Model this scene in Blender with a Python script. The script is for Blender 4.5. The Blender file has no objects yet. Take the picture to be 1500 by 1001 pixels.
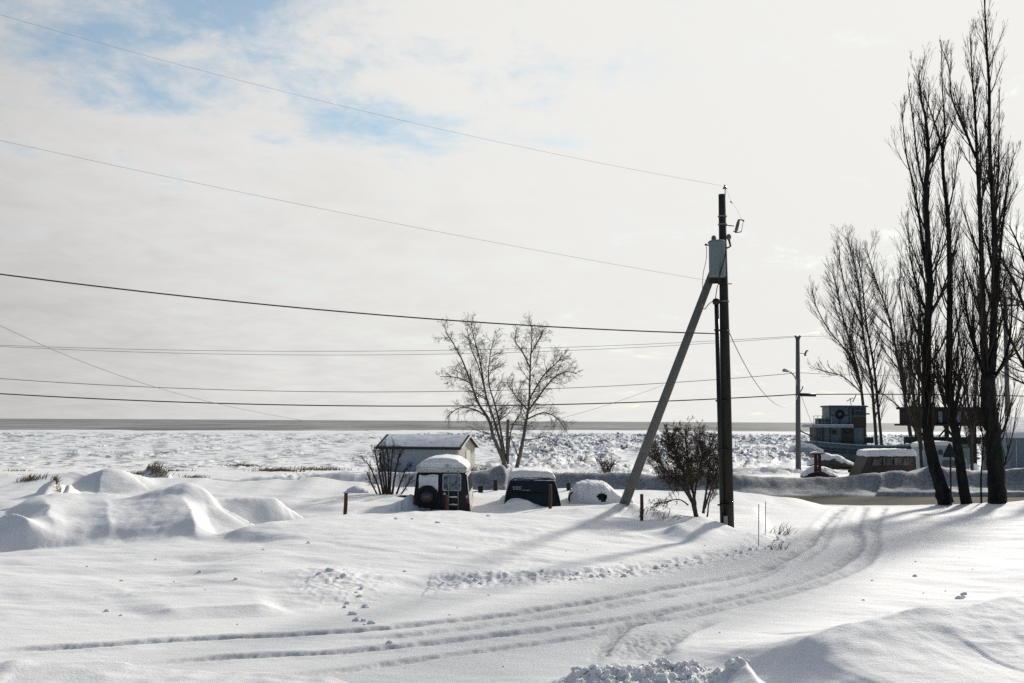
import bpy, math, random
import numpy as np
from mathutils import Vector
R = math.radians
rnd = random.Random(7)
scn = bpy.context.scene
col = scn.collection

# ------------------------------------------------------------------ camera
CAM = np.array([0., 0., 3.]); PITCH = R(4.0); ROLL = 0.0052; FPX = 1667.0
_f = np.array([0, math.cos(PITCH), math.sin(PITCH)])
_u0 = np.array([0, -math.sin(PITCH), math.cos(PITCH)]); _r0 = np.array([1., 0, 0])
_r = _r0*math.cos(ROLL) + _u0*math.sin(ROLL); _u = _u0*math.cos(ROLL) - _r0*math.sin(ROLL)
def ray(px, py):
    return _f + _r*((px-750)/FPX) - _u*((py-500.5)/FPX)
def at(px, py, Y):
    d = ray(px, py); return CAM + d*(Y/d[1])
def atz(px, py, z):
    d = ray(px, py); return CAM + d*((z-CAM[2])/d[2])
from mathutils import Matrix
cd = bpy.data.cameras.new('camera'); cam = bpy.data.objects.new('camera', cd); col.objects.link(cam)
cam.matrix_world = Matrix(((_r[0], _u[0], -_f[0], CAM[0]), (_r[1], _u[1], -_f[1], CAM[1]), (_r[2], _u[2], -_f[2], CAM[2]), (0, 0, 0, 1)))
cd.sensor_width = 36; cd.lens = 36*FPX/1500; cd.clip_start = .1; cd.clip_end = 200000
scn.camera = cam

# ------------------------------------------------------------------ noise
_rs = np.random.RandomState(3); _perm = np.concatenate([_rs.permutation(256)]*3)
_ga = _rs.rand(256)*2*np.pi; _gx, _gy = np.cos(_ga), np.sin(_ga); _rv = _rs.rand(256)
def pn(x, y, s=0):
    x = np.asarray(x, float)+s*17.31; y = np.asarray(y, float)+s*9.77
    xi = np.floor(x).astype(int); yi = np.floor(y).astype(int); xf = x-xi; yf = y-yi; xi &= 255; yi &= 255
    u = xf*xf*xf*(xf*(xf*6-15)+10); v = yf*yf*yf*(yf*(yf*6-15)+10)
    def g(a, b, dx, dy):
        h = _perm[_perm[a]+b]; return _gx[h]*dx+_gy[h]*dy
    n0 = g(xi, yi, xf, yf)*(1-u)+g(xi+1, yi, xf-1, yf)*u
    n1 = g(xi, yi+1, xf, yf-1)*(1-u)+g(xi+1, yi+1, xf-1, yf-1)*u
    return (n0*(1-v)+n1*v)*1.4
def fbm(x, y, o=4, s=0, gain=.5):
    t = 0; a = 1; f = 1
    for i in range(o): t = t+a*pn(x*f, y*f, s+i); a *= gain; f *= 2.03
    return t
def sst(a, b, x):
    t = np.clip((x-a)/(b-a), 0, 1) ; return t*t*(3-2*t)
def cells(x, y, s=0):
    """distance to nearest cell centre, its random id and offset"""
    x = np.asarray(x, float)+s*31.7; y = np.asarray(y, float)+s*11.3
    xi = np.floor(x).astype(int); yi = np.floor(y).astype(int)
    best = np.full(x.shape, 9.); bid = np.zeros(x.shape, int); ox = np.zeros(x.shape); oy = np.zeros(x.shape); sec = np.full(x.shape, 9.)
    for a in (-1, 0, 1):
        for b in (-1, 0, 1):
            h = _perm[_perm[(xi+a) & 255]+((yi+b) & 255)]
            dx = xi+a+_rv[h]-x; dy = yi+b+_rv[_perm[h]]-y; d = np.sqrt(dx*dx+dy*dy)
            m = d < best; sec = np.where(m, best, np.minimum(sec, d))
            best = np.where(m, d, best); bid = np.where(m, h, bid); ox = np.where(m, dx, ox); oy = np.where(m, dy, oy)
    return best, sec, bid, ox, oy
def poly_sd(X, Y, pts, attr=None):
    """distance, side (+1 left of the direction), attribute at the nearest point of a polyline"""
    P = np.array(pts, float)[:, :2]; A = np.array(attr, float) if attr is not None else np.zeros(len(P))
    best = np.full(X.shape, 1e9); side = np.zeros(X.shape); at_ = np.zeros(X.shape); tt = np.zeros(X.shape); L = 0
    for i in range(len(P)-1):
        d = P[i+1]-P[i]; l2 = d@d; l = math.sqrt(l2)
        t = np.clip(((X-P[i, 0])*d[0]+(Y-P[i, 1])*d[1])/l2, 0, 1)
        qx = X-P[i, 0]-t*d[0]; qy = Y-P[i, 1]-t*d[1]; ds = qx*qx+qy*qy; m = ds < best
        best = np.where(m, ds, best); side = np.where(m, np.sign(d[0]*qy-d[1]*qx), side)
        at_ = np.where(m, A[i]+(A[i+1]-A[i])*t, at_); tt = np.where(m, L+t*l, tt); L += l
    return np.sqrt(best), side, at_, tt, L
def smooth_poly(P, n=6):
    P = [np.array(p, float) for p in P]; out = []
    for i in range(len(P)-1):
        p0 = P[max(i-1, 0)]; p1 = P[i]; p2 = P[i+1]; p3 = P[min(i+2, len(P)-1)]
        for k in range(n):
            t = k/n; out.append(.5*((2*p1)+(-p0+p2)*t+(2*p0-5*p1+4*p2-p3)*t*t+(-p0+3*p1-3*p2+p3)*t**3))
    out.append(P[-1]); return out

# ------------------------------------------------------------------ terrain
def inside(X, Y, poly):
    c = np.zeros(X.shape, bool); n = len(poly)
    for i in range(n):
        x1, y1 = poly[i]; x2, y2 = poly[(i+1) % n]
        if y1 == y2: continue
        c ^= ((y1 > Y) != (y2 > Y)) & (X < (x2-x1)*(Y-y1)/(y2-y1)+x1)
    return c
EDGE = [tuple(atz(a, b, .1)[:2]) for a, b in [(-400, 925), (0, 905), (230, 891), (430, 884), (560, 868), (650, 848), (800, 842), (880, 838), (960, 828), (1060, 812), (1115, 800), (1143, 783), (1130, 760), (1125, 746)]]+[(10.3, 42.5)]
EDGE = [tuple(p) for p in smooth_poly(EDGE, 4)]
EPOLY = EDGE+[(-90, 42.5), (-90, EDGE[0][1])]
CENT = [tuple(atz(a, b, 0)[:2]) for a, b in [(-400, 985), (0, 965), (500, 940), (870, 905), (1070, 860), (1200, 810), (1250, 770), (1270, 745)]]
TRACKS = [([(-60, 964), (0, 957), (170, 945), (260, 938), (500, 926), (640, 912), (760, 898), (880, 880), (980, 862), (1060, 848), (1130, 828), (1180, 800), (1200, 775), (1222, 752), (1240, 742)], .06, .13),
          ([(180, 977), (340, 963), (500, 955), (700, 934), (850, 916), (1000, 893), (1080, 876), (1170, 852), (1230, 828), (1258, 800), (1255, 770), (1268, 742)], .05, .12),
          ([(380, 992), (500, 982), (640, 962), (760, 946), (870, 930), (1000, 900)], .035, .10),
          ([(440, 942), (600, 930), (700, 918), (860, 895), (1000, 871), (1090, 853), (1150, 825)], .03, .12),
          ([(1296, 742), (1282, 770), (1283, 800), (1262, 830), (1180, 862), (1080, 888), (960, 915)], .04, .11),
          ([(1240, 745), (1215, 775), (1205, 800), (1165, 828)], .03, .10),
          ([(864, 985), (870, 968), (885, 946), (925, 915), (990, 895)], .04, .10),
          ([(966, 985), (970, 965), (985, 945), (1010, 925), (1060, 905)], .04, .10),
          ([(880, 985), (905, 950), (950, 918)], .018, .22), ([(915, 985), (935, 950), (975, 922)], .018, .22), ([(945, 985), (960, 950), (1000, 922)], .018, .2)]
TRACKS = [([tuple(p) for p in smooth_poly([atz(a, b, 0)[:2] for a, b in t], 4)], d, w) for t, d, w in TRACKS]
def cr(lst): return [at(a, b, y) for a, b, y in lst]
# crest polylines: (points, near-side length, far-side length, power near, power far)
RIDGES = [
 (cr([(-120, 770, 28), (-40, 752, 29), (14, 747, 29.5), (62, 727, 30), (87, 721, 30.4), (120, 724, 30.8), (152, 723, 31), (170, 731, 31.2), (208, 730, 31), (243, 716, 30.6), (270, 707, 30.5), (295, 717, 31), (318, 735, 31.4)]), 2.9, 5.0, 1.2, 1.6),
 (cr([(225, 724, 30.8), (243, 716, 30.6), (270, 707, 30.5), (295, 716, 31), (315, 729, 31.5), (360, 728, 32), (412, 729, 32.5), (425, 731, 32.8), (448, 741, 33)]), 1.05, 4.0, .95, 1.6),
 (cr([(55, 720, 31), (62, 727, 30), (70, 745, 28.4), (77, 766, 27.3), (81, 790, 26.5)]), .9, 2.4, 1.0, 1.05),
 (cr([(153, 717, 32), (155, 725, 31), (157, 745, 28.8), (158, 765, 27.6), (160, 788, 26.6)]), .95, 2.4, 1.0, 1.05),
 (cr([(254, 704, 31.6), (262, 714, 30.5), (270, 738, 28.9), (284, 757, 27.8), (294, 772, 27.2), (306, 789, 26.9)]), 1.7, .6, 1.1, 1.2),
 (cr([(-60, 778, 26.5), (20, 752, 27.0), (40, 766, 26)]), 1.2, 1.5, 1.5, 1.5),
 # near mound in front of the hollow
 (cr([(300, 792, 26.4), (347, 775, 27.2), (412, 763, 28.2), (480, 757, 29.5), (560, 752, 31), (640, 749, 32.4), (720, 747, 33)]), 7, 1.6, 1.6, 1.5),
 # humps on the near side of the road
 (cr([(112, 706, 39), (145, 690, 39.5), (165, 687, 39.5), (190, 692, 40), (240, 707, 40.5)]), 1.9, 4, 1.1, 1.6),
 (cr([(195, 690, 45), (225, 681, 45), (240, 684, 45), (262, 696, 45)]), 2, 3, 1.5, 1.5),
 (cr([(58, 712, 37), (80, 702, 37), (88, 708, 37)]), 1.2, 2, 1.5, 1.5),
 (cr([(95, 714, 36), (103, 708, 36), (108, 714, 36)]), .8, 1.2, 1.5, 1.5),
 # pole drift, brace drift, beside the vehicles
 (cr([(955, 775, 28.6), (1000, 766, 29.0), (1035, 758, 29.6), (1058, 764, 30.1), (1064, 774, 30.3)]), 2.0, 1.5, 1.5, 1.8),
 (cr([(800, 752, 32.3), (860, 744, 33), (905, 738, 33.6), (918, 735, 33.8), (930, 745, 33.4), (950, 757, 32.4)]), 2.6, 2.2, 1.6, 1.6),
 (cr([(735, 745, 34.2), (752, 736, 34.5), (772, 732, 34.7), (790, 741, 34.6)]), .9, 1.5, 1.5, 1.5),
 (cr([(560, 742, 34.5), (585, 733, 34.4), (603, 722, 34.2), (606, 735, 34)]), 1.2, 1.4, 1.4, 1.5),
 # hump under the birches, behind the far bank
 (cr([(690, 694, 49.4), (715, 689, 49.8), (735, 681, 50), (750, 688, 50)]), 2.2, 4, 1.2, 1.6),
 # foreground slopes
 (cr([(1650, 852, 16.3), (1560, 864, 15.6), (1500, 872, 15.0), (1400, 886, 14.4), (1340, 890, 14.2), (1300, 904, 13.95), (1230, 917, 13.7), (1160, 938, 13.4), (1080, 966, 13.0)]), 2.7, 3.4, 1.25, 1.9),
 (cr([(1056, 968, 13.2), (1066, 972, 13.0), (1076, 968, 12.85), (1090, 975, 12.7), (1102, 988, 12.35), (1112, 1004, 12.0), (1122, 1030, 11.6)]), .30, .22, .8, .9),
 (cr([(780, 1006, 12.9), (880, 992, 13.0), (960, 984, 13.1), (1040, 985, 12.9), (1075, 990, 12.6)]), 1.2, .7, .8, 1.3),
 (cr([(-150, 962, 11.0), (0, 966, 11.3), (200, 974, 11.4), (340, 981, 11.5), (480, 990, 11.6), (640, 999, 11.6)]), 5, 1.0, .6, 1.3),
 # lips
 (cr([(200, 893, 17.4), (300, 888, 17.9), (380, 884, 18.1), (432, 881, 18.3)]), .55, 3.5, 1.2, 1.6),
 (cr([(300, 822, 23.6), (345, 806, 24.5), (420, 801, 25.2)]), 1.5, 3, 1.5, 1.6),
 (cr([(395, 846, 20.6), (455, 832, 21.4), (480, 834, 21.3), (520, 850, 20.4)]), 1.9, 1.6, 1.4, 1.6),
 (cr([(640, 838, 21.8), (690, 834, 22.2), (760, 836, 22.2), (800, 842, 21.8)]), .6, 2.4, 1.2, 1.5),
]
NBX = [-60, -22, -16, -10, -6, -3, 0, 5, 7.5, 9, 10.4, 11.4, 15.5, 16.5, 19, 25, 60]
NBZ = [.9, 1.0, 1.0, .95, .75, .6,   .58, .58, .55, .48, .26, .0, .0, .12, .33, .42, .6]
FBX = [-60, -12, -7, -3, 2.4, 9, 12, 14.5, 16.6, 17.6, 18.2, 19.5, 21, 22.3, 24, 40]
FBZ = [.3, .45, .7, .8, .78, .75, .62, .66, .92, .85, 1.16, 1.1, .9, 1.15, 1.15, 1.0]
WEAR_SHADE = [None]
def H(X, Y):
    X = np.atleast_1d(np.asarray(X, float)); Y = np.atleast_1d(np.asarray(Y, float)); sh = X.shape; X = X.ravel(); Y = Y.ravel()
    z = 1.1*(1-sst(1.5, 9.0, Y))+np.interp(Y, [-50, 0, 52, 62, 75, 100, 130, 165, 900], [.4, 0, 0, .05, -.4, -1.3, -2.3, -3.0, -3.0])
    dE = poly_sd(X, Y, EDGE)[0]; ins = inside(X, Y, EPOLY); d = np.where(ins, dE, 0)
    crumble = 1+(.35*sst(-2, 0, X))*fbm(X*2.2, Y*2.2, 3, 5)
    z += (.10*sst(0, .45+.35*sst(0, -3, X), d*crumble)+.27*sst(.4, 7, d))*(1-.75*sst(-4.6, -6.6, X)*sst(36, 33.5, Y))
    dC, sC, _, _, _ = poly_sd(X, Y, CENT); right = np.where(sC < 0, dC, 0)
    z += .34*sst(3.0, 10, right)*(1-sst(38, 43, Y)*.4)
    drive = 1-sst(1.5, 4.5, dC)
    near = 1-sst(60, 110, Y)
    z += near*(1-.75*drive)*(.10*fbm(X/7, Y/5, 3, 1)+.035*fbm(X/1.9+.4*Y, Y/1.1, 3, 2))
    al = np.ones(X.shape)
    # road banks
    nb = np.interp(X, NBX, NBZ)*(1+.25*fbm(X/3.3, Y*0+1.5, 3, 8)); dy = Y-41.2+.25*pn(X/2.1, X*0, 4)
    prof = np.where(dy < 0, np.clip(1+dy/(2.5+nb*5), 0, 1)**1.6, np.clip(1-dy/1.3, 0, 1)**1.2)
    z = z+np.maximum(nb-z, 0)*prof
    rm = sst(41.9, 42.6, Y+.12*fbm(X/1.3, Y*0, 3, 3))*(1-sst(47.0, 47.6, Y))
    z = z*(1-rm)-.14*rm
    fb = np.interp(X, FBX, FBZ)*(1+.10*fbm(X/1.7, Y*0+7.3, 4, 6)); yc = 49.7+.5*pn(X/3, X*0+2, 6)
    t = np.where(Y < yc, np.clip((Y-47.9)/(yc-47.9), 0, 1), 1)
    t = .12*sst(0, .2, t)+.88*sst(.2, 1.12, t)/sst(.2, 1.12, np.ones(1))[0]
    prof = np.where(Y < yc, np.where(Y < 47.9, 0, t), np.clip(1-(Y-yc)/9, 0, 1)**1.4)
    z = z+np.maximum(fb-z, 0)*prof
    z += .05*fbm(X*1.1, Y*1.1, 3, 21)*np.exp(-((Y-49)/2.0)**2)
    bank_shade = np.exp(-(np.maximum(np.abs(Y-48.3)-1.4, 0)/.4)**2)*(.80+.10*fbm(X/2.2, Y/1.1, 4, 17))*sst(-9, 0, X)  # shade on the far bank's road-side face, painted into the snow albedo
    al -= np.clip(bank_shade, 0, .88)
    al -= .10*rm*0+.25*np.exp(-((Y-41.8)/.5)**2)*sst(9, 11, X)*(1-sst(15, 17, X))
    # ridges
    for pts, ln, lf, pw, pf in RIDGES:
        P = np.array(smooth_poly(pts, 5)); pad = max(ln, lf)+.5
        m = np.where((X > P[:, 0].min()-pad) & (X < P[:, 0].max()+pad) & (Y > P[:, 1].min()-pad) & (Y < P[:, 1].max()+pad))[0]
        if not len(m): continue
        x, y = X[m], Y[m]; x = x+.12*fbm(x/1.6, y/1.6, 3, 11); y = y+.12*fbm(x/1.6+9, y/1.6, 3, 12)
        dd, sd, zc, tt, L = poly_sd(x, y, P, P[:, 2]); zc = zc+.035*fbm(x/.9, y/.9, 3, 14)*min(1, ln/2)
        fl = min(1.1, .24*L); fe = sst(0, fl, tt)*sst(0, fl, L-tt)
        farside = sd > 0 if P[-1, 0] > P[0, 0] else sd < 0
        p = np.where(farside, np.clip(1-dd/lf, 0, 1)**pf, np.clip(1-dd/ln, 0, 1)**pw)
        z[m] += np.maximum(zc-z[m], 0)*p*fe
    # tyre tracks
    for k, (pts, dep, w) in enumerate(TRACKS):
        P = np.array(pts)
        m = np.where((X > P[:, 0].min()-1) & (X < P[:, 0].max()+1) & (Y > P[:, 1].min()-1) & (Y < P[:, 1].max()+1))[0]
        if not len(m): continue
        x, y = X[m], Y[m]; dd, sd, _, tt, L = poly_sd(x, y, P); dd = np.abs(dd*sd+.05*pn(x/.9, y/.9, 30+k)+.03*pn(x/.16, y/.2, 31+k))
        n = .85+.30*fbm(x/.75, y/.75, 4, 40+k); fade = sst(0, 1.5, tt)*sst(0, 1.0, L-tt)
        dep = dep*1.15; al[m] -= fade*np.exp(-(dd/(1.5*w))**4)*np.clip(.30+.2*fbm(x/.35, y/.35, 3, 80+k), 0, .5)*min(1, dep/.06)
        z[m] += fade*dep*(-np.exp(-(dd/w)**4)*n+.4*np.exp(-((dd-2*w)/(.7*w))**2)*(n-.3))
        tr = np.exp(-(dd/(1.3*w))**4)*fade
        z[m] += tr*.012*pn(x/.06, y/.11, 60)+tr*.016*pn(x/.3, y/.5, 61)
    # crumbly places
    def lumps(mask, size, amp, s):
        m = np.where(mask > .02)[0]
        if not len(m): return
        x = X[m]/size; y = Y[m]/size; q = 1-np.abs(pn(x, y, s))*1.6; q2 = 1-np.abs(pn(x*2.1+3, y*2.1, s+7))*1.6
        z[m] += mask[m]*amp*np.clip(q*.75+q2*.45-.55, -.1, 1)
    ex = np.exp(-(dE/.55)**2)*((X > -1.5) & (X < 8) & (Y < 30))
    lumps(ex, .28, .06, 1); lumps(ex, .11, .04, 2)
    c1 = at(500, 852, 20.5); lumps(np.exp(-(((X-c1[0])/.75)**2+((Y-c1[1])/1.5)**2)), .26, .055, 3)
    c2 = at(945, 990, 13.0); m2 = np.exp(-(((X-c2[0])/1.05)**2+((Y-c2[1])/.6)**2)**2); lumps(m2, .42, .13, 4); lumps(m2, .17, .10, 5); lumps(m2, .08, .06, 6)
    c3 = at(445, 685, 52); lumps(np.exp(-(((X-c3[0])/1.4)**2+((Y-c3[1])/2)**2)), .5, .5, 7)
    sp = sst(.25, .5, pn(X/3.1, Y/3.1, 50))*(Y < 45)*(1-drive); lumps(sp*.6, .5, .03, 8)
    # shore: rocks and rafted ice between the bank and the sea ice
    sh1 = sst(62, 80, Y)*(1-sst(430, 620, Y)); az = X/np.maximum(Y, 1)
    msk = sh1*np.clip(sst(-.25, .25, fbm(X/14, Y/40, 3, 71)+.22*sst(-.12, -.02, az)-.14)*(.35+.65*sst(-.14, -.03, az)), 0, 1)
    far = np.where(msk > .01)[0]
    if len(far):
        x, y = X[far], Y[far]; sc = np.interp(y, [60, 100, 180, 300, 600], [.4, .5, .85, 1.15, 1.4]); mm = msk[far]
        for cs_, wgt, sd_ in ((1.0, 1.0, 9), (.45, .45, 10)):
            b, sec, bid, ox, oy = cells((x+.5*pn(x/1.5, y/2, 72))/(2.0*cs_*np.clip(sc, .6, 1.4)), y/(2.6*cs_*np.clip(sc, .6, 1.4)), sd_)
            a = _rv[bid]; tl = _rv[(bid*7+3) & 255]-.5; t2 = _rv[(bid*13+5) & 255]-.2
            z[far] += mm*sc*wgt*np.where(a > .35, .75*a+1.1*tl*ox-1.2*t2*oy, 0)*np.minimum((sec-b)*8, 1)
        z[far] += mm*.10*sc*fbm(x/.8, y/1.3, 3, 73)
        al[far] -= mm*.55*sst(0, .32, fbm(x/(1+y/60), y/(3+y/25), 4, 79))*(1-sst(420, 600, y))
    dm = np.where((Y > 70) & (Y < 620))[0]
    if len(dm):
        x, y = X[dm], Y[dm]; al[dm] -= sst(70, 110, y)*(1-sst(420, 620, y))*np.clip(.8*sst(.02, .5, fbm(x/(y*.016), np.log(y)*34, 5, 83, .62)), 0, .6)
    far = np.where(Y > 100)[0]
    if len(far):
        x, y = X[far], Y[far]; z[far] += sst(100, 160, y)*(.22*fbm(x/22, y/45, 4, 75))
    edge = 780+260*np.clip(X/np.maximum(Y, 1)-.1, -.7, 0)*1.4+60*fbm(X/160, Y*0+3, 4, 77)
    z -= 1.2*sst(0, 12, Y-edge)
    WEAR_SHADE[0] = np.clip(al, .2, 1)
    return z.reshape(sh)
def hz(x, y): return float(H([x], [y])[0])

def grid_mesh(name, ys, us, mat, kind):
    W = np.maximum(ys, 9.0)[:, None]; X = us[None, :]*W; Y = np.repeat(ys[:, None], len(us), 1)
    Z = H(X, Y); n, m = X.shape
    v = np.stack([X, Y, Z], -1).reshape(-1, 3).astype(np.float32)
    i = np.arange(n*m).reshape(n, m); f = np.stack([i[:-1, :-1], i[:-1, 1:], i[1:, 1:], i[1:, :-1]], -1).reshape(-1, 4)
    me = bpy.data.meshes.new(name); me.vertices.add(len(v)); me.vertices.foreach_set('co', v.ravel())
    me.loops.add(f.size); me.loops.foreach_set('vertex_index', f.ravel().astype(np.int32))
    me.polygons.add(len(f)); me.polygons.foreach_set('loop_start', np.arange(0, f.size, 4, dtype=np.int32)); me.polygons.foreach_set('loop_total', np.full(len(f), 4, np.int32))
    at_ = me.attributes.new('wear_shade', 'FLOAT', 'POINT'); at_.data.foreach_set('value', WEAR_SHADE[0].astype(np.float32))
    me.polygons.foreach_set('use_smooth', np.ones(len(f), bool)); me.update(calc_edges=True); me.validate()
    o = bpy.data.objects.new(name, me); col.objects.link(o); me.materials.append(mat); o['kind'] = kind
    return o

# ------------------------------------------------------------------ materials
def nt(name):
    m = bpy.data.materials.new(name); m.use_nodes = True; t = m.node_tree; return m, t, t.nodes['Principled BSDF']
def pm(name, c, rough=.7, var=.25, scale=6, bump=.3, dist=.02, c2=None, metal=0, spec=.3, stretch=None, thr=None, detail=6):
    """procedural paint, wood, metal, snow: two colours mixed by noise, with bump"""
    m, t, p = nt(name); N = t.nodes; L = t.links
    tc = N.new('ShaderNodeTexCoord'); mp = N.new('ShaderNodeMapping'); L.new(tc.outputs['Object'], mp.inputs[0])
    if stretch: mp.inputs['Scale'].default_value = stretch
    nz = N.new('ShaderNodeTexNoise'); nz.inputs['Scale'].default_value = scale; nz.inputs['Detail'].default_value = detail; nz.inputs['Roughness'].default_value = .62
    L.new(mp.outputs[0], nz.inputs['Vector'])
    mr = N.new('ShaderNodeMapRange'); a, b = thr or (.3, .7); mr.inputs[1].default_value = a; mr.inputs[2].default_value = b; L.new(nz.outputs['Fac'], mr.inputs[0])
    mx = N.new('ShaderNodeMix'); mx.data_type = 'RGBA'
    c2 = c2 or tuple(x*(1-var) for x in c)
    mx.inputs[6].default_value = (*c2, 1); mx.inputs[7].default_value = (*c, 1); L.new(mr.outputs[0], mx.inputs[0]); L.new(mx.outputs[2], p.inputs['Base Color'])
    p.inputs['Roughness'].default_value = rough; p.inputs['Metallic'].default_value = metal; p.inputs['Specular IOR Level'].default_value = spec
    if bump:
        bp = N.new('ShaderNodeBump'); bp.inputs['Strength'].default_value = bump; bp.inputs['Distance'].default_value = dist
        L.new(nz.outputs['Fac'], bp.inputs['Height']); L.new(bp.outputs[0], p.inputs['Normal'])
    return m
def snow_mat(name, c=(.77, .772, .765), wear_shade=False, wc=(.014, .040, .062), dirt=None, dthr=(.55, .7), dscale=.8, grain=1.0, big=1.0):  # wc tints packed tracks, dirty ice and the bank's painted shade
    m, t, p = nt(name); N = t.nodes; L = t.links
    g = N.new('ShaderNodeNewGeometry'); pos = g.outputs['Position']
    def noise(sc, det=3, rough=.6, st=None):
        n = N.new('ShaderNodeTexNoise'); n.inputs['Scale'].default_value = sc; n.inputs['Detail'].default_value = det; n.inputs['Roughness'].default_value = rough
        src = pos
        if st:
            mp = N.new('ShaderNodeMapping'); mp.inputs['Scale'].default_value = st; L.new(pos, mp.inputs[0]); src = mp.outputs[0]
        L.new(src, n.inputs['Vector']); return n.outputs['Fac']
    n1 = noise(32, 4, .75); n2 = noise(3.2, 5, .6, (.6, 1.3, 1))
    def rng(x, a, b, lo, hi):
        r = N.new('ShaderNodeMapRange'); r.inputs[1].default_value = a; r.inputs[2].default_value = b; r.inputs[3].default_value = lo; r.inputs[4].default_value = hi; L.new(x, r.inputs[0]); return r.outputs[0]
    v = N.new('ShaderNodeMath'); v.operation = 'MULTIPLY'; L.new(rng(n1, .3, .7, 1-.09*grain, 1.0), v.inputs[0]); L.new(rng(n2, .3, .7, .96, 1.0), v.inputs[1])
    cv = N.new('ShaderNodeVectorMath'); cv.operation = 'SCALE'; cv.inputs[0].default_value = c; L.new(v.outputs[0], cv.inputs['Scale']); out = cv.outputs[0]
    if dirt:
        d = noise(dscale, 6, .68, (1, .6, 1)); mx = N.new('ShaderNodeMix'); mx.data_type = 'RGBA'
        L.new(rng(d, *dthr, 0, 1), mx.inputs[0]); L.new(out, mx.inputs[6]); mx.inputs[7].default_value = (*dirt, 1); out = mx.outputs[2]
    if wear_shade:
        at_ = N.new('ShaderNodeAttribute'); at_.attribute_name = 'wear_shade'
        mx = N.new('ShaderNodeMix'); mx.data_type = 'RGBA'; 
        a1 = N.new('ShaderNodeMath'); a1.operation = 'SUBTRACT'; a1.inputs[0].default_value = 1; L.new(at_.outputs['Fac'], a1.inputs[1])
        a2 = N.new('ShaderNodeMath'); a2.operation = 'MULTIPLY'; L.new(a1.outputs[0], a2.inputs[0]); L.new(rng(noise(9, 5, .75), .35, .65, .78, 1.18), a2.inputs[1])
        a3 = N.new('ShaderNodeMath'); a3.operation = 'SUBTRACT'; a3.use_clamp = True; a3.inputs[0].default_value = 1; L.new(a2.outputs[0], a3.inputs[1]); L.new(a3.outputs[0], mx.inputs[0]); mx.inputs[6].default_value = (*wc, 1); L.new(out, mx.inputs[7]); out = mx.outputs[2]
    L.new(out, p.inputs['Base Color']); p.inputs['Roughness'].default_value = .75; p.inputs['Specular IOR Level'].default_value = .25
    b1 = N.new('ShaderNodeBump'); b1.inputs['Strength'].default_value = .45*grain; b1.inputs['Distance'].default_value = .018; L.new(n1, b1.inputs['Height'])
    b2 = N.new('ShaderNodeBump'); b2.inputs['Strength'].default_value = .35*big; b2.inputs['Distance'].default_value = .05; L.new(n2, b2.inputs['Height']); L.new(b1.outputs[0], b2.inputs['Normal'])
    L.new(b2.outputs[0], p.inputs['Normal']); return m
M_SNOW = snow_mat('fresh_snow', wear_shade=True); M_CAP = snow_mat('snow_cap', grain=.8)
M_ICE = snow_mat('sea_ice', (.68, .70, .71), wear_shade=True, grain=.6, wc=(.10, .125, .14))
M_ASPH = pm('wet_asphalt', (.05, .043, .024), .9, c2=(.022, .02, .014), scale=1.2, bump=.4, spec=.08)
M_SEA = None
M_POLE = pm('tarred_pole_wood', (.040, .040, .030), .85, .5, 5, .5, stretch=(6, 6, .5)); M_POLE2 = pm('grey_pole_wood', (.19, .185, .165), .85, .45, 5, .5, stretch=(6, 6, .5))
M_BARK = pm('dark_bark', (.024, .023, .018), .9, c2=(.006, .006, .005), scale=9, bump=.9, dist=.06, stretch=(1, 1, .3), thr=(.45, .7)); M_BARK2 = pm('grey_bark', (.07, .062, .05), .9, .5, 9, .5, .03, stretch=(1, 1, .35))
M_BIRCH = pm('birch_bark', (.20, .175, .145), .85, c2=(.06, .052, .045), scale=7, bump=.4, stretch=(1, 1, 2)); M_TWIG = pm('twigs', (.05, .039, .028), .9, .4, 5, .2); M_TWIGB = pm('brown_twigs', (.11, .08, .055), .9, .4, 5, .2)
M_WIRE = pm('wire_black', (.02, .018, .016), .6, .2, 3, 0); M_WIREB = pm('wire_brown', (.075, .05, .038), .6, .2, 3, 0); M_WIREP = pm('wire_pale', (.30, .28, .26), .5, .2, 3, 0); M_WIREG = pm('wire_grey', (.16, .15, .14), .5, .2, 3, 0)
M_STEEL = pm('galvanised', (.30, .31, .31), .45, .3, 20, .1, metal=.6); M_TRANS = pm('transformer_paint', (.16, .21, .21), .5, .25, 14, .15); M_PORC = pm('porcelain', (.16, .13, .13), .3, .2, 10, 0, spec=.5)
M_RUST = pm('rusty_iron', (.10, .05, .03), .85, .5, 18, .4)
M_BLACK = pm('black_paint', (.012, .014, .011), .42, .4, 6, .1, spec=.35); M_TEAL = pm('dark_teal_paint', (.010, .024, .026), .38, .35, 5, .08, spec=.35)
M_RUBBER = pm('rubber', (.012, .012, .011), .85, .3, 30, .2); M_GLASS = pm('dark_glass', (.012, .016, .014), .08, .3, 3, 0, spec=.5)
M_FROST = pm('frosted_glass', (.20, .25, .28), .55, c2=(.05, .07, .08), scale=9, bump=.1, thr=(.42, .55)); M_FROSTSIDE = pm('frosted_side_paint', (.62, .60, .57), .8, c2=(.14, .11, .09), scale=7, bump=.4, thr=(.36, .56), stretch=(3, 1, .6))
M_CHROME = pm('dull_chrome', (.5, .5, .5), .35, .3, 9, 0, metal=.8); M_RED = pm('red_lens', (.20, .012, .012), .3, .2, 5, 0, spec=.5); M_WHITE = pm('off_white_fibreglass', (.55, .55, .52), .5, .15, 5, .1)
M_SHED = pm('shed_board', (.46, .50, .50), .85, .25, 3, .3, stretch=(8, 8, .6)); M_SHEDG = pm('pale_board', (.52, .50, .44), .85, .2, 3, .3, stretch=(8, 8, .6)); M_ROOFD = pm('dark_shingle', (.05, .05, .052), .9, .4, 12, .4)
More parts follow.
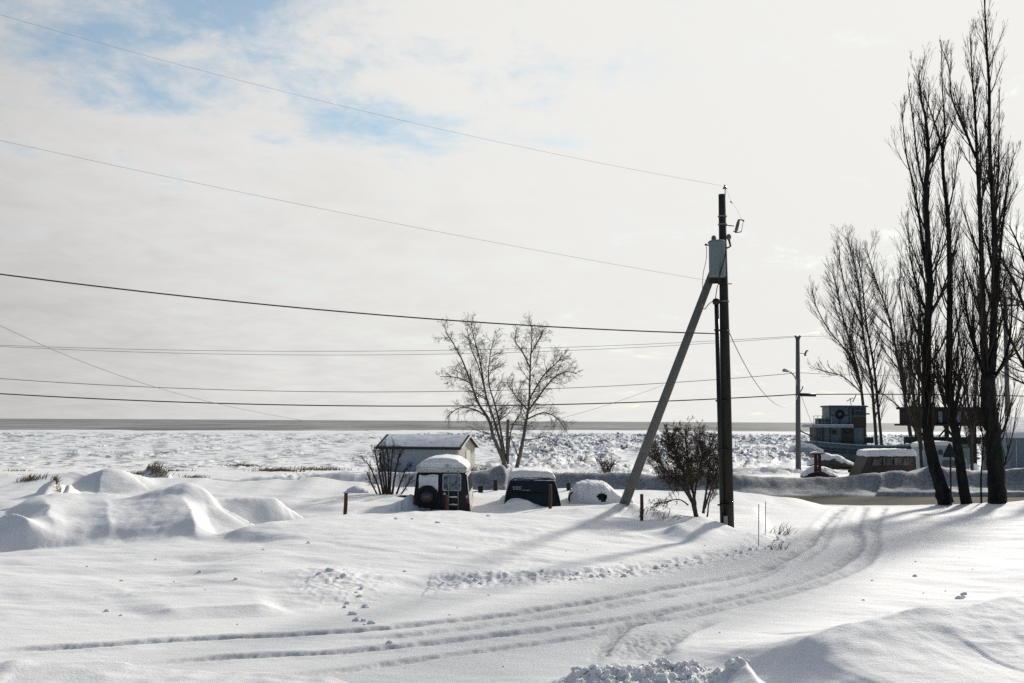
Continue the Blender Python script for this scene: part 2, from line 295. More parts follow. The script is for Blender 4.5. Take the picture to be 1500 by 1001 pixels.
M_ROOFSNOW = pm('thin_roof_snow', (.80, .81, .83), .8, c2=(.30, .31, .34), scale=2.5, bump=.4, thr=(.28, .46)); M_TRIM = pm('white_trim', (.70, .69, .64), .7, .15, 8, .1)
M_BOAT = pm('grey_boat_paint', (.15, .20, .21), .6, .35, 3, .15); M_BOATD = pm('dark_boat_paint', (.06, .075, .08), .6, .4, 3, .15); M_BOATB = pm('brown_boat_paint', (.085, .075, .05), .7, .4, 3, .15); M_BOATW = pm('white_boat_paint', (.36, .41, .43), .6, .25, 3, .15)
M_REDP = pm('red_paint', (.05, .009, .009), .6, .4, 8, .2); M_DKWOOD = pm('dark_stained_board', (.025, .024, .02), .85, .4, 4, .3, stretch=(1, 1, 6)); M_CURT = pm('curtained_glass', (.16, .15, .11), .35, c2=(.03, .03, .025), scale=3, bump=0, thr=(.4, .6), stretch=(2.5, 1, .7))
M_GRASS = pm('dry_grass', (.26, .19, .10), .9, .45, 9, 0); M_BLUEB = pm('pale_blue_siding', (.19, .245, .28), .8, .2, 3, .2, stretch=(1, 1, 9)); M_STICK = pm('pale_sticker', (.42, .45, .46), .6, .2, 9, 0)

# ------------------------------------------------------------------ mesh helpers
class MB:
    def __init__(s): s.v = []; s.f = []
    def tube(s, pts, rad, n=6, cap=True):
        pts = [np.array(p, float) for p in pts]; k = len(pts); b = len(s.v)
        if np.isscalar(rad): rad = [rad]*k
        t0 = pts[1]-pts[0]; a = np.array([0, 0, 1.]) if abs(t0[2]) < .9*np.linalg.norm(t0) else np.array([1., 0, 0])
        nn = np.cross(t0, a); nn /= np.linalg.norm(nn)+1e-12
        for i, p in enumerate(pts):
            t = pts[min(i+1, k-1)]-pts[max(i-1, 0)]; t = t/(np.linalg.norm(t)+1e-12)
            nn = nn-t*(nn@t); nn = nn/(np.linalg.norm(nn)+1e-12); bb = np.cross(t, nn)
            for j in range(n):
                w = 2*math.pi*j/n; s.v.append(tuple(p+rad[i]*(nn*math.cos(w)+bb*math.sin(w))))
        for i in range(k-1):
            for j in range(n):
                q = b+i*n; s.f.append((q+j, q+(j+1) % n, q+n+(j+1) % n, q+n+j))
        if cap: s.f.append(tuple(b+j for j in range(n))[::-1]); s.f.append(tuple(b+(k-1)*n+j for j in range(n)))
        return s
    def loft(s, rings, cap=True, closed=True):
        b = len(s.v); n = len(rings[0])
        for r in rings: s.v += [tuple(p) for p in r]
        for i in range(len(rings)-1):
            for j in range(n if closed else n-1):
                q = b+i*n; s.f.append((q+j, q+(j+1) % n, q+n+(j+1) % n, q+n+j))
        if cap: s.f.append(tuple(b+j for j in range(n))[::-1]); s.f.append(tuple(b+(len(rings)-1)*n+j for j in range(n)))
        return s
    def box(s, lo, hi, M=None):
        lo, hi = np.minimum(lo, hi), np.maximum(lo, hi); b = len(s.v)
        for z in (lo[2], hi[2]):
            for x, y in ((lo[0], lo[1]), (hi[0], lo[1]), (hi[0], hi[1]), (lo[0], hi[1])):
                p = np.array([x, y, z]); s.v.append(tuple(M(p) if M else p))
        for q in ((3, 2, 1, 0), (4, 5, 6, 7), (0, 1, 5, 4), (1, 2, 6, 5), (2, 3, 7, 6), (3, 0, 4, 7)): s.f.append(tuple(b+i for i in q))
        return s
    def slab(s, poly, dv):
        """polygon (3-D points) extruded by dv"""
        dv = np.array(dv, float); return s.loft([[np.array(p)+dv for p in poly], [np.array(p) for p in poly]])
    def lathe(s, c, ax, prof, n=16):
        c = np.array(c, float); ax = np.array(ax, float); ax /= np.linalg.norm(ax)
        a = np.array([0, 0, 1.]) if abs(ax[2]) < .9 else np.array([1., 0, 0]); u = np.cross(ax, a); u /= np.linalg.norm(u); w = np.cross(ax, u)
        return s.loft([[c+ax*h+r*(u*math.cos(2*math.pi*j/n)+w*math.sin(2*math.pi*j/n)) for j in range(n)] for r, h in prof])
    def build(s, name, mat, parent=None, smooth=False, label=None):
        o0 = np.array(parent_loc(parent)); me = bpy.data.meshes.new(name)
        me.from_pydata([tuple(np.array(v)-o0) for v in s.v], [], s.f); me.update()
        if smooth: me.polygons.foreach_set('use_smooth', [True]*len(me.polygons))
        me.materials.append(mat); o = bpy.data.objects.new(name, me); col.objects.link(o)
        if parent: o.parent = parent
        if label: o['label'] = label
        return o
def parent_loc(p):
    v = np.zeros(3)
    while p: v = v+np.array(p.location); p = p.parent
    return v
def thing(name, label, cat, loc, group=None):
    o = bpy.data.objects.new(name, None); col.objects.link(o); o.location = tuple(loc); o.empty_display_size = .2
    o['label'] = label; o['category'] = cat
    if group: o['group'] = group
    return o
def tag(o, label, cat, group=None):
    o['label'] = label; o['category'] = cat
    if group: o['group'] = group
    return o
def fix_normals(o):
    import bmesh
    bm = bmesh.new(); bm.from_mesh(o.data); bmesh.ops.recalc_face_normals(bm, faces=bm.faces); bm.to_mesh(o.data); bm.free(); return o
def rrect(x0, z0, x1, z1, r, n=4):
    out = []
    for cx, cz, a0 in ((x1-r, z1-r, 0), (x0+r, z1-r, 90), (x0+r, z0+r, 180), (x1-r, z0+r, 270)):
        for k in range(n+1):
            a = R(a0+90*k/n); out.append((cx+r*math.cos(a), cz+r*math.sin(a)))
    return out
def origin(o):
    """mesh thing: move its origin to its base"""
    n = len(o.data.vertices); a = np.empty(n*3); o.data.vertices.foreach_get('co', a); a = a.reshape(-1, 3)
    c = np.array([(a[:, 0].min()+a[:, 0].max())/2, (a[:, 1].min()+a[:, 1].max())/2, a[:, 2].min()]); a -= c
    o.data.vertices.foreach_set('co', a.ravel()); o.location = tuple(c); o.data.update(); return o

# ------------------------------------------------------------------ setting
us = np.concatenate([np.linspace(-4, -.6, 60)[:-1], np.arange(-.6, .6, .0016), np.linspace(.6, 4, 60)])
def geo(a, b, r): return np.exp(np.arange(math.log(a), math.log(b), r))
ys = np.concatenate([np.arange(-50, 6, 2.0), np.arange(6, 9, .15), geo(9, 22, .0023), geo(22, 30, .003), geo(30, 56, .0035), geo(56, 160, .0048), [160.0]])
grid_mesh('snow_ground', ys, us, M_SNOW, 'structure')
ys2 = np.concatenate([geo(160, 860, .0032), [860.0]])
ice = grid_mesh('sea_ice_field', ys2, us, M_ICE, 'structure'); ice.data.polygons.foreach_set('use_smooth', np.zeros(len(ice.data.polygons), bool))
def sea():
    m, t, p = nt('cold_sea'); N = t.nodes; L = t.links
    g = N.new('ShaderNodeNewGeometry'); mp = N.new('ShaderNodeMapping'); mp.inputs['Scale'].default_value = (.012, .003, 1); L.new(g.outputs['Position'], mp.inputs[0])
    n = N.new('ShaderNodeTexNoise'); n.inputs['Scale'].default_value = 1; n.inputs['Detail'].default_value = 8; n.inputs['Roughness'].default_value = .7; L.new(mp.outputs[0], n.inputs['Vector'])
    mx = N.new('ShaderNodeMix'); mx.data_type = 'RGBA'; mx.inputs[6].default_value = (.12, .122, .115, 1); mx.inputs[7].default_value = (.33, .335, .325, 1)
    mr = N.new('ShaderNodeMapRange'); mr.inputs[1].default_value = .38; mr.inputs[2].default_value = .66; L.new(n.outputs['Fac'], mr.inputs[0]); L.new(mr.outputs[0], mx.inputs[0]); L.new(mx.outputs[2], p.inputs['Base Color'])
    p.inputs['Roughness'].default_value = .6; p.inputs['IOR'].default_value = 1.12
    b = N.new('ShaderNodeBump'); b.inputs['Strength'].default_value = .6; b.inputs['Distance'].default_value = 3; L.new(n.outputs['Fac'], b.inputs['Height']); L.new(b.outputs[0], p.inputs['Normal'])
    return m
M_SEA = sea()
o = MB(); o.v = [(-90000, 500, -3.25), (90000, 500, -3.25), (90000, 90000, -3.25), (-90000, 90000, -3.25)]; o.f = [(0, 1, 2, 3)]
o.build('sea', M_SEA)['kind'] = 'structure'
o = MB(); X = np.linspace(-60, 70, 60); o.loft([[(x, 41.6, -.03) for x in X], [(x, 44.5, .03) for x in X], [(x, 47.6, -.03) for x in X]], cap=False, closed=False)
fix_normals(o.build('road', M_ASPH))['kind'] = 'structure'

# ------------------------------------------------------------------ trees
def unit(v): return v/(np.linalg.norm(v)+1e-9)
def rand_perp(t):
    v = np.array([rnd.gauss(0, 1) for _ in range(3)]); v -= t*(v@t); return unit(v)
def grow(mb, p, d, L, r, lv, sp):
    ns = sp['seg'][min(lv, len(sp['seg'])-1)]; pts = [p]; rr = [r]; dd = unit(d); step = L/ns; dirs = [dd]
    for i in range(ns):
        w = sp['wob']; dd = unit(dd+np.array([rnd.gauss(0, w), rnd.gauss(0, w), rnd.gauss(0, w)])+np.array([0, 0, sp['up'][min(lv, len(sp['up'])-1)]]))
        pts.append(pts[-1]+dd*step); rr.append(max(r*(1-.75*(i+1)/ns), sp['rmin'])); dirs.append(dd)
    mb.tube(pts, rr, 4 if lv < 1 else 3, cap=False)
    if lv+1 < sp['lv']:
        n = sp['n'][min(lv+1, len(sp['n'])-1)]; n = max(1, int(n*min(1.3, .5+L/sp['L'])+rnd.random()))
        for k in range(n):
            t = rnd.uniform(.18, 1)*ns; i = min(int(t), ns-1); q = pts[i]+(pts[i+1]-pts[i])*(t-i); tan = dirs[i+1]
            a = R(rnd.uniform(*sp['ang'])); cdir = tan*math.cos(a)+rand_perp(tan)*math.sin(a)
            grow(mb, q, cdir, L*rnd.uniform(*sp['lr'])*(1-.45*t/ns), max(rr[i]*.62, sp['rmin']), lv+1, sp)
def tree(name, label, cat, stems, sp, mtrunk, mtwig, group=None, names=('trunk', 'crown'), base=None):
    tr = MB(); cw = MB(); b0 = None
    for st in stems:
        px, Y, w0, w1, nb, f0, Lb = st[:7]; sp2 = dict(sp, **(st[7] if len(st) > 7 else {}))
        dep = [Y+(sp.get('dj', .6))*rnd.uniform(-1, 1)*min(1, i/2) for i in range(len(px))]
        P = smooth_poly([at(a, b, y) for (a, b), y in zip(px, dep)], 5); k = len(P)
        if b0 is None: b0 = P[0].copy()
        m = Y/FPX*.5; rad = [m*(w0+(w1-w0)*(i/(k-1))**.62) for i in range(k)]
        if st[0] is stems[0][0] or len(px) > 5 or True:
            tr.tube([p+np.array([rnd.gauss(0, 1), rnd.gauss(0, 1), 0])*rad[i]*.06 for i, p in enumerate(P)], rad, 8 if w0 > 8 else 6)
        nb = int(nb*sp2.get('bm', 1))
        for j in range(nb):
            t = (f0+(1-f0)*((j+rnd.random())/nb))*(k-1); i = min(int(t), k-2); q = P[i]+(P[i+1]-P[i])*(t-i); tan = unit(P[i+1]-P[i]); fr = t/(k-1)
            a = R(rnd.uniform(*sp2['ang0'])); d = tan*math.cos(a)+rand_perp(tan)*math.sin(a)
            L = Lb*sp2.get('lm', 1)*rnd.uniform(.35, 1.15)*(1-sp2.get('tap', .55)*(fr-f0)/(1-f0+1e-6))
            grow(cw, q, d, L, max(min(rad[i]*.5, L*sp2.get('rL', .016)), sp2['rmin']), 0, sp2)
    if base is None: base = b0
    t = thing(name, label, cat, base, group)
    tr.build(names[0], mtrunk, t, smooth=True); cw.build(names[1], mtwig, t, smooth=True); return t
POP = dict(seg=[9, 6, 3], wob=.05, up=[.13, .12, .08], rmin=.0044, bm=1.25, lv=3, n=[0, 7, 2], L=2.6, ang=(10, 30), lr=(.35, .75), lm=1.5, tap=.72, ang0=(14, 36), dj=.5)
Yp = 42.0
tree('poplar_tree', 'leaning bare poplar, left of the three tall roadside trunks', 'tree', [
  ([(1386, 738), (1378, 712), (1366, 670), (1359, 630), (1357, 560), (1359, 480), (1362, 420), (1359, 350), (1356, 275), (1360, 225), (1356, 175), (1350, 150), (1345, 108)], Yp, 26, 1.2, 70, .18, 2.3),
  ([(1359, 400), (1351, 350), (1339, 275), (1328, 230), (1323, 185), (1321, 165)], Yp, 5, 1, 16, .1, 1.4),
  ([(1356, 285), (1345, 242), (1338, 180), (1330, 122)], Yp, 4.5, 1, 14, .1, 1.2),
  ([(1362, 470), (1345, 425), (1334, 380), (1330, 330)], Yp, 5, 1, 16, .1, 1.4)], POP, M_BARK, M_TWIG, 'tall bare poplars by the driveway mouth')
tree('poplar_tree', 'slim bare poplar, middle of the three tall roadside trunks', 'tree', [
  ([(1417, 746), (1412, 715), (1405, 670), (1400, 635), (1394, 600), (1390, 550), (1391, 470), (1391, 420), (1390, 350), (1387, 300), (1382, 260), (1380, 215)], Yp-.3, 18.5, 4, 56, .22, 2.0),
  ([(1380, 217), (1372, 190), (1362, 160), (1354, 140)], Yp-.3, 4, 1, 12, .1, 1.1),
  ([(1380, 217), (1384, 190), (1381, 140), (1379, 75)], Yp-.3, 4.5, 1, 14, .1, 1.2),
  ([(1389, 310), (1396, 280), (1402, 240), (1405, 215)], Yp-.3, 3.5, 1, 10, .1, 1.0),
  ([(1397, 615), (1386, 575), (1383, 540)], Yp-.3, 8, 2, 8, .1, 1.6)], POP, M_BARK, M_TWIG, 'tall bare poplars by the driveway mouth')
tree('poplar_tree', 'tallest bare poplar, thick trunk forking into two stems near the right edge', 'tree', [
  ([(1466, 757), (1462, 735), (1459, 690), (1455, 640), (1450, 600), (1446, 550)], Yp-1, 31, 20, 24, .3, 2.0),
  ([(1448, 575), (1441, 520), (1440, 450), (1437, 350), (1434, 280), (1431, 230), (1428, 160), (1424, 110), (1421, 50)], Yp-1, 14, 1.2, 56, .05, 2.0),
  ([(1450, 575), (1454, 520), (1456, 450), (1457, 350), (1454, 290), (1450, 230), (1449, 130), (1446, 80), (1443, 20), (1440, -40)], Yp-.7, 16, 1.2, 64, .05, 1.9),
  ([(1430, 232), (1420, 208), (1405, 172), (1394, 142), (1390, 100), (1380, 72)], Yp-1, 5, 1, 20, .1, 1.2),
  ([(1420, 206), (1413, 190), (1407, 165), (1397, 128)], Yp-1, 3.5, 1, 12, .1, 1.0),
  ([(1459, 440), (1467, 345), (1476, 275), (1479, 250), (1486, 225)], Yp-1, 6, 1, 18, .1, 1.2),
  ([(1457, 320), (1462, 260), (1463, 220), (1464, 135)], Yp-1, 5, 1, 16, .1, 1.0),
  ([(1452, 560), (1474, 520), (1482, 460), (1480, 400)], Yp-1, 7, 1.5, 18, .1, 1.6),
  ([(1446, 560), (1425, 500), (1414, 440), (1410, 390)], Yp-1, 7, 1.5, 20, .1, 1.7)], POP, M_BARK, M_TWIG, 'tall bare poplars by the driveway mouth')
tree('sapling', 'thin dark bare sapling between the middle and right roadside trunks', 'tree', [
  ([(1438, 748), (1437, 700), (1440, 650), (1434, 600), (1432, 540)], Yp-.6, 3.5, 1, 14, .35, 1.2)], POP, M_BARK, M_TWIG)
LIMB = dict(POP, lm=1.0, bm=1.1, up=[.03, .06, .05], ang0=(25, 55), wob=.1)
tree('spreading_tree', 'bare tree at the right edge with limbs reaching in from outside the frame', 'tree', [
  ([(1552, 735), (1545, 680), (1540, 620), (1530, 570)], 45, 24, 14, 4, .6, 1.5),
  ([(1532, 575), (1515, 560), (1500, 537), (1476, 486), (1466, 442), (1463, 400)], 45, 9, 1.5, 26, .2, 2.2),
  ([(1535, 560), (1518, 500), (1500, 449), (1476, 395), (1464, 372), (1455, 330)], 45, 9, 1.5, 26, .2, 2.2),
  ([(1535, 560), (1525, 450), (1505, 395), (1490, 355), (1478, 330)], 45.5, 8, 1.5, 20, .2, 2.2),
  ([(1530, 575), (1500, 562), (1480, 552), (1462, 540)], 45, 5, 1, 12, .2, 1.4)], LIMB, M_BARK, M_TWIG)
BG = dict(POP, tap=.6, rmin=.0064, bm=1.25, lm=1.1, wob=.08, n=[0, 6, 3], up=[.09, .07, .05], ang0=(22, 48), L=3.0)
Yb = 97
for k, (lab, st) in enumerate([
  ('bare grey tree rising directly behind the boat wheelhouse', [([(1268, 660), (1264, 592), (1259, 558), (1248, 510), (1235, 466), (1225, 420), (1219, 400)], Yb, 6, 1, 34, .22, 4.6), ([(1258, 552), (1240, 515), (1215, 485), (1196, 450), (1190, 425)], Yb, 3, 1, 18, .1, 3.0), ([(1261, 575), (1235, 552), (1212, 545), (1196, 540)], Yb, 2.5, 1, 14, .1, 2.2)]),
  ('left tree of the bare pair just right of the boat wheelhouse', [([(1284, 665), (1283, 640), (1277, 565), (1265, 493), (1259, 432), (1252, 388), (1240, 348)], Yb-1, 7, 1, 50, .22, 4.0), ([(1263, 480), (1245, 440), (1232, 395), (1229, 360)], Yb-1, 3, 1, 16, .1, 2.6)]),
  ('right tree of the bare pair just right of the boat wheelhouse', [([(1293, 665), (1291, 648), (1281, 544), (1269, 473), (1262, 405), (1256, 372)], Yb, 6.5, 1, 40, .25, 3.4)]),
  ('bare leaning tree standing alone between the boat cabin and the poplars', [([(1337, 665), (1335, 648), (1327, 592), (1317, 537), (1305, 476), (1296, 446), (1281, 405), (1270, 366)], Yb-2, 8, 1, 46, .25, 4.2), ([(1330, 610), (1310, 590), (1290, 575)], Yb-2, 3, 1, 8, .1, 2.2), ([(1319, 545), (1300, 520), (1288, 505)], Yb-2, 3, 1, 10, .1, 2.2)])]):
    tree('bare_tree', lab, 'tree', st, BG, M_BARK2, M_TWIG, 'bare trees beyond the boat')
MID = dict(POP, rmin=.006, bm=.75, lm=1.2, n=[0, 6, 2], up=[.22, .14, .1], ang0=(15, 35), L=2.5)
tree('bare_tree', 'bushy bare tree with upright shoots behind the left roadside poplar', 'tree', [
  ([(1352, 700), (1346, 640), (1336, 570), (1328, 500), (1320, 440), (1317, 415)], 60, 6, 1.2, 44, .15, 3.0), ([(1350, 660), (1346, 580), (1345, 500), (1347, 430)], 60, 5, 1.2, 36, .15, 2.6), ([(1348, 650), (1330, 600), (1320, 540), (1314, 490)], 60.5, 4, 1.2, 30, .15, 2.4)], MID, M_BARK2, M_TWIG, 'bushy bare trees behind the poplars')
tree('bare_tree', 'bushy bare tree with upright shoots between the middle and right poplars', 'tree', [
  ([(1424, 700), (1422, 640), (1416, 570), (1406, 500), (1399, 450)], 60, 6, 1.2, 40, .15, 2.8), ([(1423, 650), (1430, 570), (1428, 500), (1424, 430)], 60, 5, 1.2, 32, .15, 2.4), ([(1424, 640), (1408, 590), (1400, 540)], 60, 4, 1.2, 24, .15, 2.2)], MID, M_BARK2, M_TWIG, 'bushy bare trees behind the poplars')
BIR = dict(seg=[7, 5, 4], wob=.12, up=[.03, 0, -.05], rmin=.0052, bm=1.25, lv=3, n=[0, 7, 4], L=1.5, ang=(20, 50), lr=(.4, .75), ang0=(30, 62), dj=.8, tap=.5)
Yt = 70
tree('birch_tree', 'bare many-stemmed tree on the left of the pair behind the vehicles', 'tree', [
  ([(739, 688), (738, 676), (732, 662), (722, 638), (716, 615), (700, 590), (690, 562), (678, 530), (665, 505), (652, 486)], Yt, 9, 1, 34, .3, 2.0),
  ([(739, 676), (735, 655), (725, 620), (712, 580), (706, 545), (700, 515), (694, 495), (690, 474)], Yt, 6, 1, 30, .3, 1.7),
  ([(740, 672), (735, 640), (727, 600), (716, 560), (718, 520), (724, 498)], Yt, 5, 1, 26, .3, 1.6),
  ([(715, 612), (695, 600), (672, 598), (655, 612)], Yt, 3, 1, 14, .2, 1.2), ([(690, 562), (675, 555), (660, 552), (645, 552)], Yt, 2.5, 1, 12, .2, 1.1),
  ([(743, 676), (743.5, 640), (744, 615)], Yt, 6, 4.5, 2, .5, .6), ([(744, 680), (747, 640), (752, 622), (762, 606), (765, 585)], Yt, 3.5, 1, 12, .3, 1.2), ([(712, 580), (702, 540), (690, 510), (684, 480)], Yt, 3, 1, 14, .2, 1.2)], BIR, M_BIRCH, M_TWIGB, 'pair of bare trees behind the vehicles')
tree('birch_tree', 'bare leaning tree on the right of the pair behind the vehicles', 'tree', [
  ([(755, 694), (758, 682), (763, 660), (768, 635), (772, 610), (775, 590), (776, 560), (777, 530), (779, 500), (779, 478)], Yt+1, 8, 1.2, 44, .3, 1.8),
  ([(772, 605), (790, 580), (810, 555), (830, 545), (845, 548)], Yt+1, 4, 1, 22, .2, 1.5), ([(774, 588), (795, 552), (815, 532), (825, 520)], Yt+1, 3.5, 1, 20, .2, 1.5),
  ([(767, 645), (785, 643), (800, 640), (815, 648)], Yt+1, 2.5, 1, 10, .2, 1.0), ([(771, 615), (795, 605), (815, 612), (828, 630)], Yt+1, 3, 1, 18, .2, 1.3), ([(777, 540), (765, 515), (755, 500), (757, 480)], Yt+1, 3, 1, 14, .2, 1.1),
  ([(777, 520), (788, 500), (795, 488)], Yt+1, 2.5, 1, 12, .2, 1.1), ([(760, 672), (752, 650), (748, 640)], Yt+1, 2.5, 1, 3, .2, .8), ([(772, 600), (755, 580), (742, 560)], Yt+1, 3, 1, 16, .2, 1.2)], BIR, M_BIRCH, M_TWIGB, 'pair of bare trees behind the vehicles')
BSH = dict(seg=[5, 3, 2], wob=.15, up=[.06, .05, .03], rmin=.0042, bm=1.5, lv=3, n=[0, 9, 5], L=.7, ang=(20, 55), lr=(.35, .65), ang0=(18, 55), dj=.35, tap=.35)
tree('bare_shrub', 'dense leafless shrub between the leaning brace and the utility pole', 'shrub', [
  ([(1020, 757), (1014, 735), (1006, 715), (1000, 690), (990, 665), (984, 640)], 34, 8, 1.5, 40, .3, .75), ([(1019, 757), (1017, 730), (1010, 700), (1008, 670), (1003, 640)], 34, 7, 1.5, 40, .3, .75),
  ([(1013, 735), (1000, 715), (980, 695), (965, 675), (957, 660)], 34, 4, 1, 32, .25, .75), ([(1017, 730), (1022, 700), (1028, 670), (1025, 640)], 34, 4, 1, 32, .25, .7),
  ([(1030, 752), (1034, 725), (1038, 695), (1040, 665), (1043, 645)], 34.4, 5, 1, 34, .3, .65), ([(1032, 745), (1042, 715), (1050, 690), (1056, 672)], 34.4, 4, 1, 26, .3, .6), ([(1036, 757), (1040, 730), (1050, 710)], 34.3, 3, 1, 12, .3, .5),
  ([(1008, 740), (995, 732), (975, 735), (958, 738)], 34, 2.5, 1, 12, .3, .5), ([(1006, 715), (985, 700), (970, 692)], 34, 3, 1, 16, .2, .55), ([(1003, 690), (985, 660), (972, 645)], 34, 3, 1, 24, .2, .6)], BSH, M_BARK2, M_TWIGB, None, ('stems', 'twigs'))
BSH2 = dict(BSH, bm=2.6, n=[0, 5, 2], up=[.12, .08, .05], ang0=(12, 40))
tree('bare_shrub', 'dark leafless shrub with fanned upright stems beside the black van', 'shrub', [
  ([(560, 733), (553, 710), (545, 690), (537, 677)], 39, 4.2, 1.4, 9, .3, .5), ([(563, 733), (557, 700), (552, 675), (549, 660)], 39, 5, 1.5, 9, .3, .5), ([(567, 733), (565, 700), (562, 672), (561, 655)], 39, 5, 1.5, 9, .3, .5),
  ([(571, 733), (572, 700), (574, 672), (576, 657)], 39, 5, 1.5, 9, .3, .5), ([(574, 733), (578, 700), (583, 675), (587, 665)], 39, 5, 1.5, 9, .3, .5), ([(578, 732), (586, 710), (592, 694), (598, 684)], 39, 4.2, 1.4, 9, .3, .45),
  ([(569, 733), (569, 690), (568, 660)], 39.3, 4.2, 1.4, 9, .3, .5), ([(565, 733), (560, 690), (556, 665)], 39.3, 4.2, 1.4, 9, .3, .5), ([(582, 731), (594, 715), (602, 700)], 39, 3.6, 1.2, 7, .3, .4), ([(557, 733), (546, 712), (540, 700)], 39, 3.6, 1.2, 7, .3, .4)], BSH2, M_BARK2, M_TWIG, None, ('stems', 'twigs'))
tree('bare_shrub', 'sparse reddish bare shrub on the shore behind the snowed-in car', 'shrub', [
  ([(889, 702), (886, 692), (882, 683)], 62, 2, .8, 10, .1, .8), ([(891, 702), (893, 690), (897, 682)], 62, 2, .8, 10, .1, .8)], dict(BSH2, rmin=.008), M_TWIGB, M_TWIGB, None, ('stems', 'twigs'))

# ------------------------------------------------------------------ utility poles
Y1 = 30.0
pb = at(1067, 772, Y1); ptop = at(1057.5, 285, Y1)
pole = thing('utility_pole', 'tall dark braced utility pole carrying a grey transformer', 'utility pole', (pb[0], pb[1], pb[2]-.3))
axis = unit(ptop-pb); base = pb-axis*.4
MB().tube([base, pb+axis*4, ptop], [.15, .135, .092], 14).build('shaft', M_POLE, pole, True)
def onp(py, dx=0, dy=0):
    t = (py-772)/(285-772); p = pb+(ptop-pb)*t; return p+np.array([dx, dy, 0])
bt = at(1045, 397, Y1-.05); bb = at(911, 748, 33.9)
MB().tube([bb-unit(bt-bb)*.5, bb, bt], [.155, .15, .105], 12).build('brace_pole', M_POLE2, pole, True)
# riser conduit and weatherhead
c0 = at(1058.5, 785, Y1-.12); c1 = at(1049.5, 446, Y1-.12)
MB().tube([c0, c1], .058, 10).build('riser_conduit', M_BLACK, pole, True)
MB().lathe(c1+np.array([-.01, 0, -.02]), (0, 0, 1), [(.05, 0), (.085, .03), (.10, .09), (.085, .15), (.03, .18)], 12).build('weatherhead', M_BLACK, pole, True)
for py in (487, 590, 661, 740): MB().box(onp(py)+np.array([-.30, -.19, -.02]), onp(py)+np.array([.02, -.12, .02])).build('conduit_bracket', M_BLACK, pole)
for py in (318, 330, 444, 487, 690):
    MB().lathe(onp(py)-np.array([0, 0, .015]), axis, [(.125 if py < 400 else .14, 0), (.125 if py < 400 else .14, .03)], 14).build('band', M_STEEL, pole)
# transformer
tc = at(1050.5, 380, Y1-.30); hh = 27/FPX*Y1
tank = MB().lathe(tc-np.array([0, 0, hh*.98]), (0, 0, 1), [(.20, 0), (.215, .04), (.215, hh*1.82), (.24, hh*1.84), (.24, hh*1.93), (.19, hh*2.0), (.05, hh*2.05)], 22).build('transformer', M_TRANS, pole, True)
MB().box(tc+np.array([-.2, .1, -hh*1.28]), tc+np.array([.14, .22, -hh*.99])).build('transformer_bracket', M_POLE, pole)
for px, py in ((1045.5, 352), (1067.5, 350)):
    q = at(px, py, Y1-.3); side = -1 if px < 1050 else 1
    foot = at(px+1, 362, Y1-.3)
    MB().tube([foot-np.array([.06*side, 0, .03]), foot+np.array([.03, 0, .02]), q], [.022, .026, .03], 8).build('bushing', M_RUST, pole, True)
    MB().lathe(q-np.array([0, 0, .03]), (0, 0, 1), [(.03, 0), (.06, .03), (.066, .09), (.045, .14), (.01, .16)], 10).build('bushing_cap', M_PORC, pole, True)
q = at(1035, 359, Y1-.3); MB().tube([tc+np.array([-.2, 0, hh*.75]), q], [.018, .018], 6).lathe(q-np.array([.02, 0, .02]), (0, 0, 1), [(.03, 0), (.03, .05)], 8).build('tap_terminal', M_RUST, pole)
MB().tube(smooth_poly([at(1064, 362, Y1-.52), at(1062, 375, Y1-.55), at(1058, 390, Y1-.55), at(1054, 405, Y1-.5), at(1053, 416, Y1-.2)], 5), .017, 6).build('tap_wire', M_WIRE, pole, True)
# pin insulator
q = at(1062.2, 285, Y1); MB().tube([q-np.array([0, 0, .1]), q+np.array([0, 0, .2])], .014, 6).build('insulator_pin', M_STEEL, pole)
ins = at(1062, 275.5, Y1); MB().lathe(ins-np.array([0, 0, .03]), (0, 0, 1), [(.03, 0), (.068, .01), (.05, .05), (.025, .06), (.03, .10), (.015, .115)], 10).build('pin_insulator', M_PORC, pole, True)
# fuse cutout
a0 = onp(331, .08); a1 = at(1075, 331.3, Y1); MB().tube([a0, a1], .014, 6).build('cutout_arm', M_RUST, pole)
MB().tube([at(1077.5, 341, Y1), at(1082.5, 322, Y1)], [.034, .034], 8).tube([at(1078.5, 337.5, Y1), at(1081.6, 325.5, Y1)], .045, 8).build('fuse_cutout', M_PORC, pole, True)
MB().tube([at(1074, 338.5, Y1), at(1078, 341, Y1), at(1085, 340, Y1), at(1086, 338.5, Y1)], .014, 6).tube([at(1082, 322, Y1), at(1087, 322.5, Y1), at(1090, 324, Y1)], [.015, .016, .026], 6).tube([at(1089, 324, Y1), at(1086, 339, Y1)], .007, 5).build('cutout_hinge', M_RUST, pole)
# jumper with its clamp, and tap leads
MB().tube(smooth_poly([ins+np.array([0, 0, .03]), at(1067, 285, Y1), at(1071, 296, Y1), at(1080, 308, Y1), at(1086, 321, Y1)], 4), .0025, 5).tube([at(1069.5, 295, Y1), at(1073, 298, Y1)], [.018, .012], 6).build('jumper_wire', M_WIREG, pole)
MB().tube(smooth_poly([q*0+at(1035, 361, Y1-.3), at(1034.5, 380, Y1-.3), at(1030, 402, Y1-.2), at(1029, 425, Y1-.1)], 5), .008, 5).build('lead_wire', M_WIREB, pole)
MB().tube(smooth_poly([at(1028, 446, Y1), at(1032, 453, Y1-.1), at(1038, 446, Y1-.1), at(1046, 440, Y1-.1)], 5), .011, 5).build('drip_loop', M_WIREB, pole)
MB().tube([at(1042, 414, Y1-.1), at(1048, 415, Y1-.1)], .012, 5).tube([at(1051, 413.5, Y1-.1), at(1054, 417, Y1-.1)], .03, 6).tube([at(1051, 418, Y1-.1), at(1048, 437, Y1-.1)], .012, 5).build('rack_clamp', M_RUST, pole)
